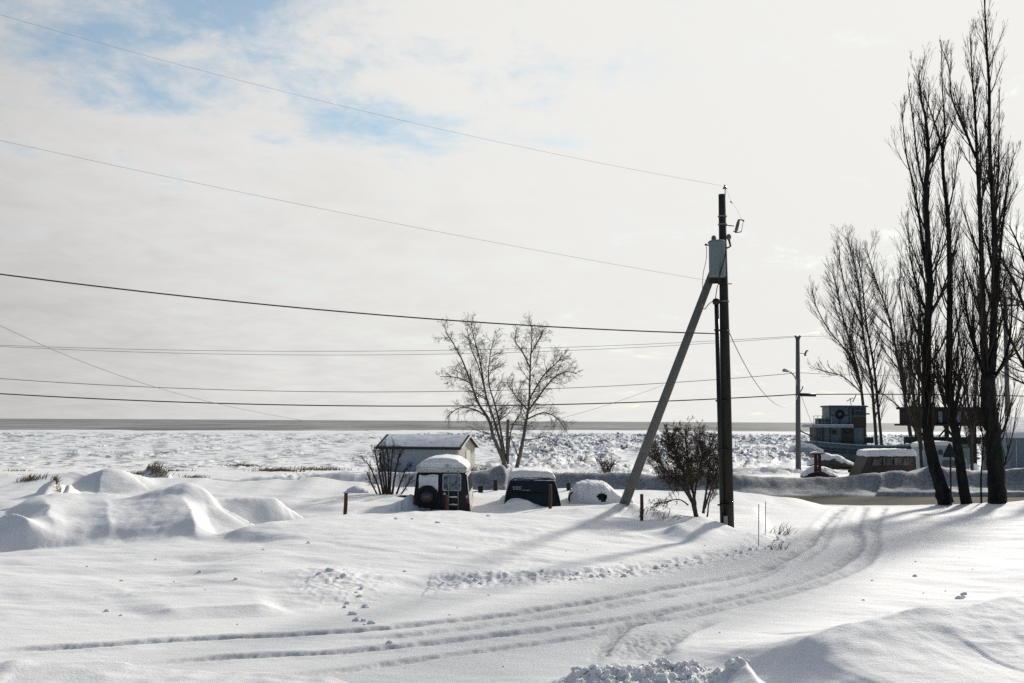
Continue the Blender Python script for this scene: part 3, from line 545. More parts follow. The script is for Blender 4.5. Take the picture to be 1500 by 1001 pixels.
MB().tube([onp(418, .1), onp(418, .22)], .014, 5).build('step_bolt', M_STEEL, pole)
MB().box(at(1060, 756, Y1-.19), at(1066, 775, Y1-.17)).build('pole_tag', M_STEEL, pole)

Y2 = 76.0
p2b = at(1169.5, 700, Y2); p2t = at(1168.5, 493, Y2)
pole2 = thing('utility_pole', 'distant grey utility pole with a curved street lamp arm', 'utility pole', (p2b[0], p2b[1], p2b[2]-.5))
MB().tube([p2b-np.array([0, 0, .6]), p2b, p2t], [.19, .185, .13], 10).build('shaft', M_POLE2, pole2, True)
lampa = [at(1168, 569, Y2), at(1166, 556, Y2-.3), at(1160, 547, Y2-.8), at(1153, 543.5, Y2-1.4)]
MB().tube(smooth_poly(lampa, 5), .045, 6).build('lamp_arm', M_STEEL, pole2, True)
MB().tube([at(1154, 544, Y2-1.3), at(1149, 542.5, Y2-1.9), at(1147, 543.5, Y2-2.1)], [.07, .12, .06], 8).build('lamp_head', M_STEEL, pole2, True)
for px in (1165.5, 1171.5):
    q = at(px, 492.5, Y2-.1); MB().tube([at(1168.5, 499, Y2), q-np.array([0, 0, .2]), q-np.array([0, 0, .1])], .03, 5).lathe(q-np.array([0, 0, .1]), (0, 0, 1), [(.05, 0), (.1, .03), (.06, .13), (.02, .16)], 8).build('pin_insulator', M_PORC, pole2, True)
MB().tube([at(1178.5, 521, Y2), at(1181.5, 514, Y2)], .06, 6).tube([at(1181.5, 514, Y2), at(1184, 514, Y2)], .04, 5).tube([at(1178.5, 521, Y2), at(1181, 521, Y2)], .04, 5).tube([at(1169, 518, Y2), at(1179, 518, Y2)], .02, 5).build('fuse_cutout', M_RUST, pole2)
MB().tube([at(1171, 578.3, Y2-.1), at(1195, 579, Y2-.1)], .11, 8).build('splice_case', M_BLACK, pole2, True)
MB().tube([at(1171, 576, Y2), at(1175, 570, Y2), at(1176, 566, Y2)], .04, 5).build('wire_bracket', M_STEEL, pole2)
MB().lathe(p2t-np.array([0, 0, 3]), (0, 0, 1), [(.16, 0), (.16, .06)], 10).build('band', M_STEEL, pole2)
p3b = at(1478, 690, 78); p3t = at(1472, 436, 78)
pole3 = thing('utility_pole', 'far plain wooden pole half hidden behind the tallest poplar', 'utility pole', (p3b[0], p3b[1], p3b[2]-.4))
MB().tube([p3b-np.array([0, 0, .6]), p3t], [.19, .13], 10).build('shaft', M_POLE2, pole3, True)
MB().box(p3t+np.array([-.9, -.12, -.6]), p3t+np.array([.9, -.0, -.48])).build('crossarm', M_POLE2, pole3)
for s in (-.8, .8): MB().lathe(p3t+np.array([s, -.06, -.48]), (0, 0, 1), [(.04, 0), (.08, .1), (.03, .2)], 8).build('pin_insulator', M_PORC, pole3, True)

# ------------------------------------------------------------------ wires
def wire(label, px, A, B, r, mat, ext=(0, 0), group=None, deg=2, pin=True, n=60):
    A = np.array(A, float)[:2]; B = np.array(B, float)[:2]; d = B-A; nrm = np.array([-d[1], d[0]]); T = []; Z = []
    for a, b in px:
        v = ray(a, b); s = (nrm@(A-CAM[:2]))/(nrm@v[:2]); p = CAM+v*s; T.append((p[:2]-A)@d/(d@d)); Z.append(p[2])
    w = np.ones(len(T)); w[-1] = 8; w[0] = 3
    c = np.polyfit(T, Z, deg, w=w); t = np.linspace(min(T)-ext[0], max(T)+ext[1], n)
    P = [(A[0]+d[0]*x, A[1]+d[1]*x, np.polyval(c, x)) for x in t]
    o = MB().tube(P, r, 5).build('overhead_wire', mat, None, True); tag(o, label, 'wire', group); return o
L1 = (-11.6, 25)
G1 = 'wires running left from the braced pole'; G2 = 'wires of the shore line along the road'
wire('topmost thin wire climbing left from the insulator on the braced pole', [(0, 22), (250, 90), (520, 157), (700, 203), (850, 237), (1062, 273)], L1, ins, .0030, M_WIREP, (.6, 0), G1)
wire('second thin wire from the top, ending below the transformer', [(0, 206), (250, 258), (520, 316), (700, 351), (850, 380), (1042, 412)], L1, at(1042, 412, Y1), .0034, M_WIREP, (.6, 0), G1)
wire('thick dark wire reaching the braced pole partway down, above the shore line', [(0, 402), (250, 431), (520, 458), (700, 473), (850, 482), (1000, 487), (1050, 489)], L1, at(1050, 489, Y1), .017, M_WIREB, (.6, 0), G1)
A2 = at(0, 507, 70); B2 = at(1168, 494, Y2)
wire('upper one of the faint pair of high wires on the shore line', [(0, 506), (300, 513), (520, 514.5), (700, 512.5), (850, 508.5), (1060, 500), (1165, 492.5)], A2, at(1165.5, 492, Y2), .0125, M_WIREG, (.6, 0), G2)
wire('lower one of the faint pair of high wires on the shore line', [(0, 508), (300, 515.5), (520, 519), (700, 518.5), (850, 515), (1060, 504.5), (1171, 493.5)], A2, at(1171, 492, Y2), .0125, M_WIREG, (.6, 0), G2)
wire('thin wire above the thick lowest wire of the shore line', [(0, 555), (250, 565), (520, 573), (700, 576), (850, 569), (1060, 554), (1168, 546.5)], A2, at(1168, 546, Y2), .018, M_WIREB, (.6, 0), G2)
wire('thick lowest wire of the shore line just above the horizon', [(0, 577), (250, 587), (520, 595), (700, 596), (850, 592), (1060, 583), (1168, 578)], A2, at(1168, 578, Y2), .036, M_WIRE, (.6, 0), G2)
A3 = at(1168, 578, Y2); B3 = at(1476, 582, 78)
wire('thick low wire passing from the lamp pole behind the poplars', [(1169, 578), (1300, 578), (1400, 578.5), (1476, 580)], A3, B3, .034, M_WIRE, (0, .5))
wire('thin wire from the lamp pole to the right, halfway up', [(1169, 546), (1230, 549), (1320, 550), (1400, 546), (1476, 540)], A3, B3, .014, M_WIREG, (0, .4))
wire('faint high wire from the lamp pole toward the far right pole', [(1171, 493), (1260, 491), (1350, 482), (1472, 462)], A3, B3, .011, M_WIREG, (0, .3))
shed_r = at(690, 640, 72)
wire('thin sagging wire dropping from the upper left to the shed', [(0, 477), (69, 510), (150, 539), (222, 565), (312, 592), (420, 612), (520, 627), (552, 634)], at(0, 477, 45), at(552, 634, 74), .010, M_WIREG, (.25, 0), None, 3)
wire('faint service wire sloping from the shore line down to the shed gable', [(972, 564), (900, 589), (835, 610), (760, 628), (690, 640)], at(972, 564, 75.4), shed_r, .009, M_WIREG)
wire('slack thin wire hanging between the braced pole and the lamp pole', [(1068, 487), (1090, 533), (1105, 557), (1124, 582), (1146, 596), (1169, 578)], at(1068, 487, Y1), at(1169, 578, Y2), .012, M_WIREG, (0, 0), None, 4)
wire('thin drop wire from the lamp pole down to the boat railing', [(1173, 577), (1181, 600), (1190, 622)], at(1173, 577, Y2), at(1190, 622, 86), .014, M_WIREG)

# ------------------------------------------------------------------ shed
def shed():
    th = R(15); u = np.array([math.cos(th), -math.sin(th), 0]); v = np.array([math.sin(th), math.cos(th), 0]); k = np.array([0, 0, 1.])
    c = at(672, 660, 71.5); c = np.array([c[0], c[1], 0]); g = -.75; L = 5.3; D = 3.5
    ze = at(672, 656, 71.5)[2]; zr = ze+.70
    t = thing('shed', 'pale wooden shed with a thinly snow-covered gable roof', 'shed', c+np.array([0, 0, g])-u*L/2+v*D/2)
    W = lambda a, b, z: c-u*a+v*b+k*z
    MB().slab([W(0, 0, g), W(0, 0, ze), W(L, 0, ze), W(L, 0, g)], v*.08).build('front_wall', M_SHED, t)
    MB().slab([W(0, .001, g), W(0, .001, ze-.005), W(0, D/2, zr-.03), W(0, D, ze-.005), W(0, D, g)], -u*.08+k*0).build('gable_wall', M_SHEDG, t)
    MB().slab([W(L, .09, g), W(L, .09, ze), W(L, D/2, zr-.03), W(L, D, ze), W(L, D, g)], u*.08).build('gable_wall', M_SHED, t)
    MB().slab([W(.09, D, g), W(.09, D, ze), W(L-.09, D, ze), W(L-.09, D, g)], -v*.08).build('rear_wall', M_SHED, t)
    ov = .2; sl = (zr-ze)/(D/2)
    for s in (0, 1):
        y0 = -ov if s == 0 else D+ov; z0 = ze-ov*sl
        rf = MB().slab([W(-ov, y0, z0), W(L+ov, y0, z0), W(L+ov, D/2, zr), W(-ov, D/2, zr)], k*.08); o = rf.build('roof', M_ROOFD, t); fix_normals(o)
        sy = (y0+.10) if s == 0 else (y0-.10); sz = z0+.10*sl
        n = 24; rows = []
        for i in range(9):
            f = i/8; y = sy+(D/2-sy)*f*.985; z = sz+(zr-sz)*f
            rows.append([W(-ov+.12+(L+2*ov-.3)*j/n, y, z+.082+.035*(1+pn(j*.37, i*.5+s*9, 3))*min(1, 3*min(f+.02, 1.03-f))*min(1, .3+min(j, n-j))) for j in range(n+1)])
        m = MB().loft(rows, cap=False, closed=False); fix_normals(m.build('roof_snow', M_ROOFSNOW, o, True))
    MB().slab([W(-ov-.02, -ov, ze-ov*sl-.02), W(-ov-.02, D/2, zr-.02), W(-ov-.02, D/2, zr+.1), W(-ov-.02, -ov, ze-ov*sl+.1)], u*.04).build('bargeboard', M_TRIM, t)
    MB().slab([W(-ov-.02, D+ov, ze-ov*sl-.02), W(-ov-.02, D/2, zr-.02), W(-ov-.02, D/2, zr+.1), W(-ov-.02, D+ov, ze-ov*sl+.1)], u*.04).build('bargeboard', M_TRIM, t)
    MB().slab([W(-ov, -ov-.03, ze-ov*sl-.06), W(L+ov, -ov-.03, ze-ov*sl-.06), W(L+ov, -ov-.03, ze-ov*sl+.07), W(-ov, -ov-.03, ze-ov*sl+.07)], -v*.03).build('fascia', M_ROOFD, t)
    MB().slab([W(-.006, 1.5, g+.5), W(-.006, 2.3, g+.5), W(-.006, 2.3, ze-.2), W(-.006, 1.5, ze-.2)], u*.03).build('door', M_TRIM, t)
    MB().slab([W(-.003, -.003, g), W(.12, -.003, g), W(.12, -.003, ze), W(-.003, -.003, ze)], -v*.03).build('corner_board', M_TRIM, t)
shed()

# ------------------------------------------------------------------ vehicles
def ringv(y, wb, wt, zb, zt, cx, r=.12, n=4):
    """rounded trapezium section across x at depth y"""
    out = []
    pts = rrect(-1, zb, 1, zt, min(r, (zt-zb)*.45), n)
    for x, z in pts:
        f = (z-zb)/(zt-zb); w = wb+(wt-wb)*f
        xe = abs(x); sx = 1 if x > 0 else -1
        # rounding kept in metres
        dx = (1-xe); out.append((cx+sx*(w-dx), y+.09*f if y is not None else 0, z))
    return out
def van():
    Y = 34.0; m = Y/FPX; X0 = at(646, 740, Y)[0]; k = lambda px, py, dy=0: at(px, py, Y+dy)
    zb = at(646, 760, Y)[2]; zs = at(646, 691, Y)[2]; zr = at(646, 676, Y)[2]; g = hz(X0, Y)
    t = thing('van', 'black high-roofed van with rear ladder and spare wheel, buried in snow', 'van', (X0, Y+2, zb-.25))
    wb = 45*m; wt = 36*m; zb2 = zb-.3
    body = MB().loft([ringv(Y+.03, wb-.04, wt-.04, zb2+.03, zs-.02, X0), ringv(Y, wb-.01, wt-.01, zb2, zs, X0), ringv(Y+.02, wb, wt, zb2, zs, X0), ringv(Y+3.3, wb, wt, zb2, zs, X0), ringv(Y+3.7, wb, wt*.98, zb2, zs-.15, X0), ringv(Y+4.2, wb*.98, wt*1.05, zb2, zs-.75, X0), ringv(Y+4.9, wb*.95, wt*1.0, zb2, zs-.85, X0)])
    fix_normals(body.build('body', M_BLACK, t, False))
    # raised fibreglass roof and its snow
    rs = lambda y, w0, w1, z1, zlo=zs-.03: [(X0+a, y, b) for a, b in [( w0, zlo), (w0, zlo+.07), (w0-.02, zlo+.09), (w0-.06, (zlo+z1)/2+.03), (w1+.05, z1-.06), (w1-.03, z1-.01), (0, z1+.02), (-w1+.03, z1-.01), (-w1-.05, z1-.06), (-w0+.06, (zlo+z1)/2+.03), (-w0+.02, zlo+.09), (-w0, zlo+.07), (-w0, zlo)]]
    fix_normals(MB().loft([rs(Y+.06, wt+.01, wt-.22, zr-.10), rs(Y+.10, wt+.02, wt-.17, zr-.03), rs(Y+.3, wt+.02, wt-.14, zr), rs(Y+2.6, wt+.02, wt-.14, zr), rs(Y+3.4, wt+.01, wt-.2, zr-.2)]).build('raised_roof', M_WHITE, t, True))
    zc = at(646, 670.5, Y)[2]
    def cs(y, s, h): return [(X0+a*s, y, b+.012*pn(a*9, y*3, 4)) for a, b in [(wt+.025, zs+.07), (wt+.02, zs+.12), (wt-.06, zs+.2), (wt-.17, zr-.03+h*.1), (wt-.28, zr+h*.6), (wt-.42, zr+h*.95), (0, zr+h+.02), (-wt+.40, zr+h*.85), (-wt+.28, zr+h*.5), (-wt+.16, zr+h*.05), (-wt+.06, zs+.2), (-wt-.01, zs+.12), (-wt-.015, zs+.06)]]
    hN = zc-zr
    def cs0(y, f, h):  # rear hanging lip, thinner in the middle of the rear face
        base = cs(y, 1, h); return [(x, yy, max(z, zs+.10+.13*(1-((x-X0)/wt)**2)) if f else z) for x, yy, z in base]
    fix_normals(MB().loft([cs0(Y+.05, 1, -.17), cs0(Y+.0, 1, -.06), cs0(Y+.08, 1, hN*.75), cs(Y+.4, 1, hN), cs(Y+2.0, 1, hN*1.05), cs(Y+3.2, .98, hN*.7), cs(Y+3.6, .9, -.25)]).build('snow_cap', M_CAP, t, True))
    # rear windows
    def pane(name, x0, y0, x1, y1, mat, dy, th=.012, r=.05, par=t):
        a = k(x0, y1); b = k(x1, y0); f0 = (a[2]-zb2)/(zs-zb2)*.09; f1 = (b[2]-zb2)/(zs-zb2)*.09
        P = [np.array([x, Y+dy+(f0+(f1-f0)*(z-a[2])/(b[2]-a[2])), z]) for x, z in rrect(a[0], a[2], b[0], b[2], r, 4)]
        return fix_normals(MB().slab(P, (0, -th, 0)).build(name, mat, par))
    fr = pane('window_frame', 611.5, 694, 644, 722, M_RUBBER, 0); pane('pane', 613, 695.3, 642.5, 720.5, M_GLASS, -.008, par=fr)
    fr = pane('window_frame', 648, 694.6, 675.5, 719.5, M_CHROME, 0); pane('pane', 649.3, 696, 674.2, 718.3, M_FROST, -.008, par=fr)
    pane('door_seam', 645.3, 693, 646.3, 748, M_RUBBER, 0, .006, .005)
    # snow packed on the left window above the wheel
    pl = []
    for i in range(9):
        f = i/8; x = 613.6+28.4*f; top = 696+.6*math.sin(f*7); bot = 722-9*math.sin(f*math.pi)**1; pl.append((x, top, bot))
    rows = []
    for q, dy in ((0, -.03), (.15, -.07), (.5, -.09), (.85, -.12), (1, -.05)):
        rows.append([k(x, a+(b-a)*q)+np.array([0, dy+.06-.04*q, 0]) for x, a, b in pl])
    fix_normals(MB().loft(rows, cap=False, closed=False).build('window_snow', M_CAP, t, True))
    # spare wheel
    c = k(625.6, 727.5, -.02)
    ty = MB().lathe(c, (0, -1, 0), [(.20, .0), (.30, 0), (.335, .05), (.335, .15), (.31, .20), (.22, .21), (.20, .17), (.20, .1)], 28).build('spare_tyre', M_RUBBER, t, True)
    MB().lathe(c, (0, -1, 0), [(.20, .02), (.205, .17), (.19, .175), (.17, .11), (.07, .10), (.065, .15), (.02, .16)], 24).build('rim', M_BLACK, ty, True)
    MB().tube([c+np.array([.15*math.sin(w), -.135, -.15*math.cos(w)]) for w in np.linspace(-1.1, 1.1, 13)], [.004+.034*math.cos(w*1.35) for w in np.linspace(-1.1, 1.1, 13)], 6).build('rim_snow', M_CAP, ty, True)
    MB().lathe(c, (0, -1, 0), [(.175, .150), (.19, .176), (.203, .178)], 24).build('rim_edge', M_STEEL, ty, True)
    # ladder
    ld = MB()
    for px in (657, 671): ld.tube([k(px, 692, -.02)+np.array([0, .08, 0]), k(px, 690.5, -.10), k(px, 700, -.12), k(px, 752, -.14)], .013, 6)
    for py in (729, 740, 716, 704): ld.tube([k(657, py, -.12), k(671, py, -.12)], .012 if py > 720 else .007, 6)
    ld.build('ladder', M_STEEL, t, True)
    for py in (728.3, 739.3): MB().tube([k(657.5, py, -.12), k(664, py-.3, -.125), k(670.5, py, -.12)], [.016, .022, .014], 6).build('ladder_snow', M_CAP, t, True)
    for px in (606.5, 685): pane('tail_light', px-1.6, 729, px+1.6, 738, M_RED, -.004, .03, .02)
    pane('reflector', 682.5, 726, 685.5, 731, M_CHROME, -.004, .02, .02); pane('door_handle', 649, 722, 653, 725, M_CHROME, -.004, .04, .02)
    pane('number_plate', 616.5, 743, 630, 748, M_STICK, -.004, .015, .01)
    fix_normals(MB().box((X0-wb-.02, Y-.13, zb-.12), (X0+wb+.02, Y+.05, zb+.03)).build('bumper', M_BLACK, t))
    # frosted right side with window openings
    sx = lambda z: X0+wb+(wt-wb)*(z-zb2)/(zs-zb2)
    def side(name, y0, y1, z0, z1, mat, off, par=t):
        P = [np.array([sx(z)+off, y, z]) for y, z in rrect(y0, z0, y1, z1, .06, 3)]; return fix_normals(MB().slab(P, (.012, 0, 0)).build(name, mat, par))
    side('side_panel', Y+.10, Y+3.25, zb2+.1, zs-.08, M_FROSTSIDE, .002)
    for y0, y1 in ((.35, 1.15), (1.35, 2.2), (2.4, 3.1)): side('side_window', Y+y0, Y+y1, zs-.62, zs-.16, M_GLASS, .012)
    q = at(703.5, 717, Y+3.2); MB().box(q+np.array([-.07, 0, -.11]), q+np.array([.09, .07, .11])).tube([q+np.array([-.02, .03, -.05]), (sx(q[2])-.02, q[1]+.03, q[2]-.1)], .02, 6).build('wing_mirror', M_BLACK, t)
van()
def minivan():
    Y = 35.0; m = Y/FPX; X0 = at(780, 740, Y)[0]; zb = at(780, 745, Y)[2]; zb2 = zb-.35; zr = at(780, 700, Y)[2]
    t = thing('minivan', 'dark teal minivan showing its rear hatch, snow slab on its roof', 'minivan', (X0, Y+2, zb2))
    def sec(y, s, top, sl=0):
        pts = [(42*m, zb2), (42*m, zb+.05), (40.5*m, zb+.25), (36*m, top-.28), (33*m, top-.10), (27*m, top-.02), (0, top+.015)]
        r = [(X0+x*s, y+sl*(z-zb2)/(top-zb2), z) for x, z in pts]; l = [(X0-x*s, y+sl*(z-zb2)/(top-zb2), z) for x, z in pts[::-1][1:]]; return r+l
    fix_normals(MB().loft([sec(Y+.05, .95, zr-.05, .22), sec(Y, .985, zr-.02, .22), sec(Y+.04, 1, zr, .22), sec(Y+2.4, 1, zr), sec(Y+2.9, .99, zr-.12), sec(Y+3.6, .97, zr-.6), sec(Y+4.5, .93, zr-.68)]).build('body', M_TEAL, t))
    def pane(name, P2, mat, dy, th=.012, par=t):
        P = []
        for px, py in P2:
            a = at(px, py, Y); P.append(np.array([a[0], Y+dy+.22*(a[2]-zb2)/(zr-zb2), a[2]]))
        return fix_normals(MB().slab(P, (0, -th, 0)).build(name, mat, par))
    f = pane('rear_window_surround', [(749, 722.5), (813, 722.5), (808, 706), (803, 703), (758, 703), (753, 706)], M_RUBBER, 0)
    g = pane('rear_window', [(751, 721), (811, 721), (806.5, 706.5), (802, 704.3), (759, 704.3), (755, 706.5)], M_GLASS, -.008, par=f)
    sk = MB()
    for x in (750.5, 755, 759.3):
        for a, b, c, d in ((x, 713, x+3.2, 713.7), (x, 717.2, x+3.2, 717.9), (x, 713, x+.7, 717.9), (x+2.6, 713, x+3.2, 717.9)):
            p = at(a, d, Y); q = at(c, b, Y); yy = Y-.024+.22*((p[2]+q[2])/2-zb2)/(zr-zb2)
            sk.box((p[0]+.02, yy-.004-.0007*x % .001, p[2]), (q[0]+.02, yy, q[2]))
    p = at(765, 719, Y); q = at(776, 718.3, Y); yy = Y-.024+.22*(p[2]-zb2)/(zr-zb2); sk.box((p[0], yy-.004, p[2]), (q[0], yy, q[2]))
    sk.build('window_sticker', M_STICK, g)
    for x0, x1 in ((741, 744.5), (815.5, 819)): pane('tail_light', [(x0, 737), (x1, 737), (x1-.2+(1 if x0 < 780 else -2), 724), (x0+(2 if x0 < 780 else -1), 724)], M_RED if x0 > 9e9 else M_RUBBER, .0, .03)
    pane('hatch_lip', [(747, 724.4), (814, 724.4), (813.6, 723.4), (747.4, 723.4)], M_BLACK, -.002, .03)
    pane('wiper', [(778, 721.2), (792, 717), (792.3, 717.5), (779, 721.9)], M_RUBBER, -.025, .01)
    zc = at(780, 690, Y)[2]
    def sn(y, s, h): return [(X0+x*s, y, z+.012*pn(x*6, y*2, 6)) for x, z in [(33.5*m, zr-.09), (33.5*m, zr-.02), (30*m, zr+h*.6), (22*m, zr+h*.9), (8*m, zr+h), (-10*m, zr+h*1.05), (-24*m, zr+h), (-30*m, zr+h*.9), (-33*m, zr+h*.55), (-34*m, zr+.02), (-33.5*m, zr-.09)]]
    h = zc-zr
    fix_normals(MB().loft([sn(Y+.24, .96, -.02), sn(Y+.17, 1.0, h*.6), sn(Y+.22, 1, h*.95), sn(Y+.6, 1, h), sn(Y+2.2, 1, h), sn(Y+2.9, .95, h*.2)]).build('snow_cap', M_CAP, t, True))
    # snow heaped on the left of the bumper
    c = at(757, 741, Y-.1); rows = []
    for i in range(7):
        a = i/6*math.pi/2; rr = math.cos(a); z = math.sin(a)*.34
        rows.append([(c[0]+.42*rr*math.cos(w)*(1+.1*math.sin(3*w)), c[1]+.12+.30*rr*math.sin(w), c[2]-.12+z) for w in np.linspace(0, 2*math.pi, 18)[:-1]])
    fix_normals(MB().loft(rows).build('bumper_snow', M_CAP, t, True))
minivan()
def buried_car():
    Y = 36.5; m = Y/FPX; c = at(872, 742, Y); X0, zb = c[0], c[2]-.15; W = 40*m
    t = thing('buried_car', 'small car almost wholly buried under a rounded snow shell', 'car', (X0, Y+.8, zb-.3))
    # body along x: rear at the left, bonnet to the right
    prof = [(-1.0, .0, .50), (-.98, .1, .62), (-.80, .42, .85), (-.55, .82, .9), (-.2, .90, .9), (.3, .88, .9), (.62, .62, .86), (.9, .46, .84), (1.25, .38, .78), (1.5, .1, .7)]
    rows = []
    for x, h, d in prof:
        h = max(h, .12)-.06; rows.append([(X0+x*.95, Y+.8+a*(d-.10), zb-.3+z) for a, z in [(-1, 0), (-1, .3+h*.45), (-.93, .3+h*.7), (-.75, .3+h*.97), (0, .3+h), (.75, .3+h*.97), (1, .3+h*.45), (1, 0)]])
    fix_normals(MB().loft(rows).build('body', M_BLACK, t))
    hole = at(882, 728, Y-.05)
    N = 100; K = 44; rows = []
    for i in range(N+1):
        x = -.93+2.5*i/N; h = np.interp(x, [p[0] for p in prof], [p[1] for p in prof]); d = np.interp(x, [p[0] for p in prof], [p[2] for p in prof]); h = max(h, .02)
        edge = min(1, (i+.6)/7)*min(1, (N-i+.6)/15); row = []
        for j in range(K+1):
            a = math.pi*j/K; ca, sa = math.cos(a), math.sin(a)
            se = np.sign(ca)*abs(ca)**.55; ss = abs(sa)**.6
            y = Y+.8-se*(d+.02)*(.75+.25*edge); z = zb-.12+ss*(h+.16)*edge
            z += .03*fbm(np.array([x*3.]), np.array([y*3.]), 3, 3)[0]; y += .03*fbm(np.array([x*2.+5]), np.array([z*3.]), 3, 4)[0]
            row.append(np.array([X0+x, y, z]))
        rows.append(row)
    b = MB(); idx = {}
    for i in range(N):
        for j in range(K):
            q = [rows[i][j], rows[i][j+1], rows[i+1][j+1], rows[i+1][j]]; cc = sum(q)/4
            if ((cc[0]-hole[0])/.16)**2+((cc[2]-hole[2])/.14)**2 < .9+.5*pn(cc[0]*9, cc[2]*9, 2) and cc[1] < Y+.4: continue
            f = []
            for a2, b2 in ((i, j), (i, j+1), (i+1, j+1), (i+1, j)):
                if (a2, b2) not in idx: idx[(a2, b2)] = len(b.v); b.v.append(tuple(rows[a2][b2]))
                f.append(idx[(a2, b2)])
            b.f.append(tuple(f))
    o = b.build('snow_shell', M_CAP, t, True); fix_normals(o)
    sol = o.modifiers.new('thick', 'SOLIDIFY'); sol.thickness = .05; sol.offset = -1
    c2 = at(838.5, 731, Y+.0)
    fix_normals(MB().lathe(c2+np.array([.06, .25, 0]), (-.75, -.65, 0), [(.02, -.05), (.19, -.04), (.21, .04), (.17, .09), (.03, .10)], 18).build('rear_wheel', M_RUBBER, t, True))
    fix_normals(MB().slab([hole+np.array([.24*math.cos(a), .16, .22*math.sin(a)]) for a in np.linspace(0, 6.283, 13)[:-1]], (0, -.02, 0)).build('side_window', M_GLASS, t))
buried_car()

# ------------------------------------------------------------------ stakes, rods, sign
def stake(label, px, y0, y1, Y, w, mat=M_RUST, tilt=0, group='rusty stakes around the parking patch'):
    a = at(px, y1, Y); b = at(px+tilt, y0, Y); zg = min(a[2], hz(a[0], a[1]))-.25; n = 8; r = w/2*Y/FPX
    P = [np.array([a[0], a[1], zg]), a, (a+b)/2+np.array([.004, 0, 0]), b]
    o = MB().tube(P, [r, r, r*1.04, r*.96], n).build('stake', mat); origin(o); tag(o, label, 'stake', group); return o
stake('lone rusty stake left of the dark shrub', 505.5, 722, 754, 32.0, 5.5, tilt=1.5)
stake('rusty stake standing in front of the black van', 654, 725, 750, 33.3, 5, M_RUST)
stake('rusty stake in front of the teal minivan', 806, 710, 744, 34.0, 5)
stake('dark stake just right of the leaning brace foot', 940, 724, 760, 32.0, 5, M_RUST)
stake('squat dark post standing between the van and the minivan', 726, 703, 723, 41, 6.5, M_POLE, 0, 'squat posts behind the vehicles')
stake('squat dark post standing between the minivan and the buried car', 833, 707, 726, 40.5, 6.5, M_POLE, 0, 'squat posts behind the vehicles')
def rope(label, a, b, sag=.1, r=.012):
    P = [a+(b-a)*t-np.array([0, 0, 4*sag*t*(1-t)]) for t in np.linspace(0, 1, 14)]; o = MB().tube(P, r, 5).build('rope', M_WIRE, None, True); origin(o); tag(o, label, 'rope', 'slack ropes between the posts')
rope('dark rope from the post left of the minivan down to the snow', at(728, 721, 41), at(741, 737, 36.8)); rope('dark rope from the post right of the minivan down to the snow', at(832, 724, 40.5), at(820, 736, 36.8))
def rod(label, px, y0, y1, Y, mat=M_WIREG, r=.010):
    a = at(px, y1, Y); b = at(px+.5, y0, Y); o = MB().tube([np.array([a[0], a[1], min(a[2], hz(a[0], a[1]))-.15]), b], r, 6).build('marker_rod', mat, None, True); origin(o); tag(o, label, 'marker rod', 'thin rods by the driveway')
rod('nearer thin grey rod beside the driveway, right of the pole', 1111, 739, 783, 27.5); rod('farther thin grey rod beside the driveway, right of the pole', 1121, 735, 768, 30)
def sign():
    a = at(1393, 748, 41.5); b = at(1392, 656, 41.5)
    t = thing('road_sign', 'dark triangular road sign seen from behind, between the left poplar trunks', 'road sign', (a[0], a[1], a[2]-.3))
    MB().tube([a-np.array([0, 0, .3]), b], .035, 8).build('post', M_POLE, t)
    c = at(1391, 662, 41.42); s = .28
    fix_normals(MB().slab([c+np.array([-s, 0, -.2]), c+np.array([s, 0, -.2]), c+np.array([.03, 0, .3]), c+np.array([-.03, 0, .3])], (0, -.012, 0)).build('sign_plate', M_DKWOOD, t))
    MB().box(c+np.array([-.2, .012, -.08]), c+np.array([.2, .04, -.05])).build('sign_brace', M_POLE, t)
sign()

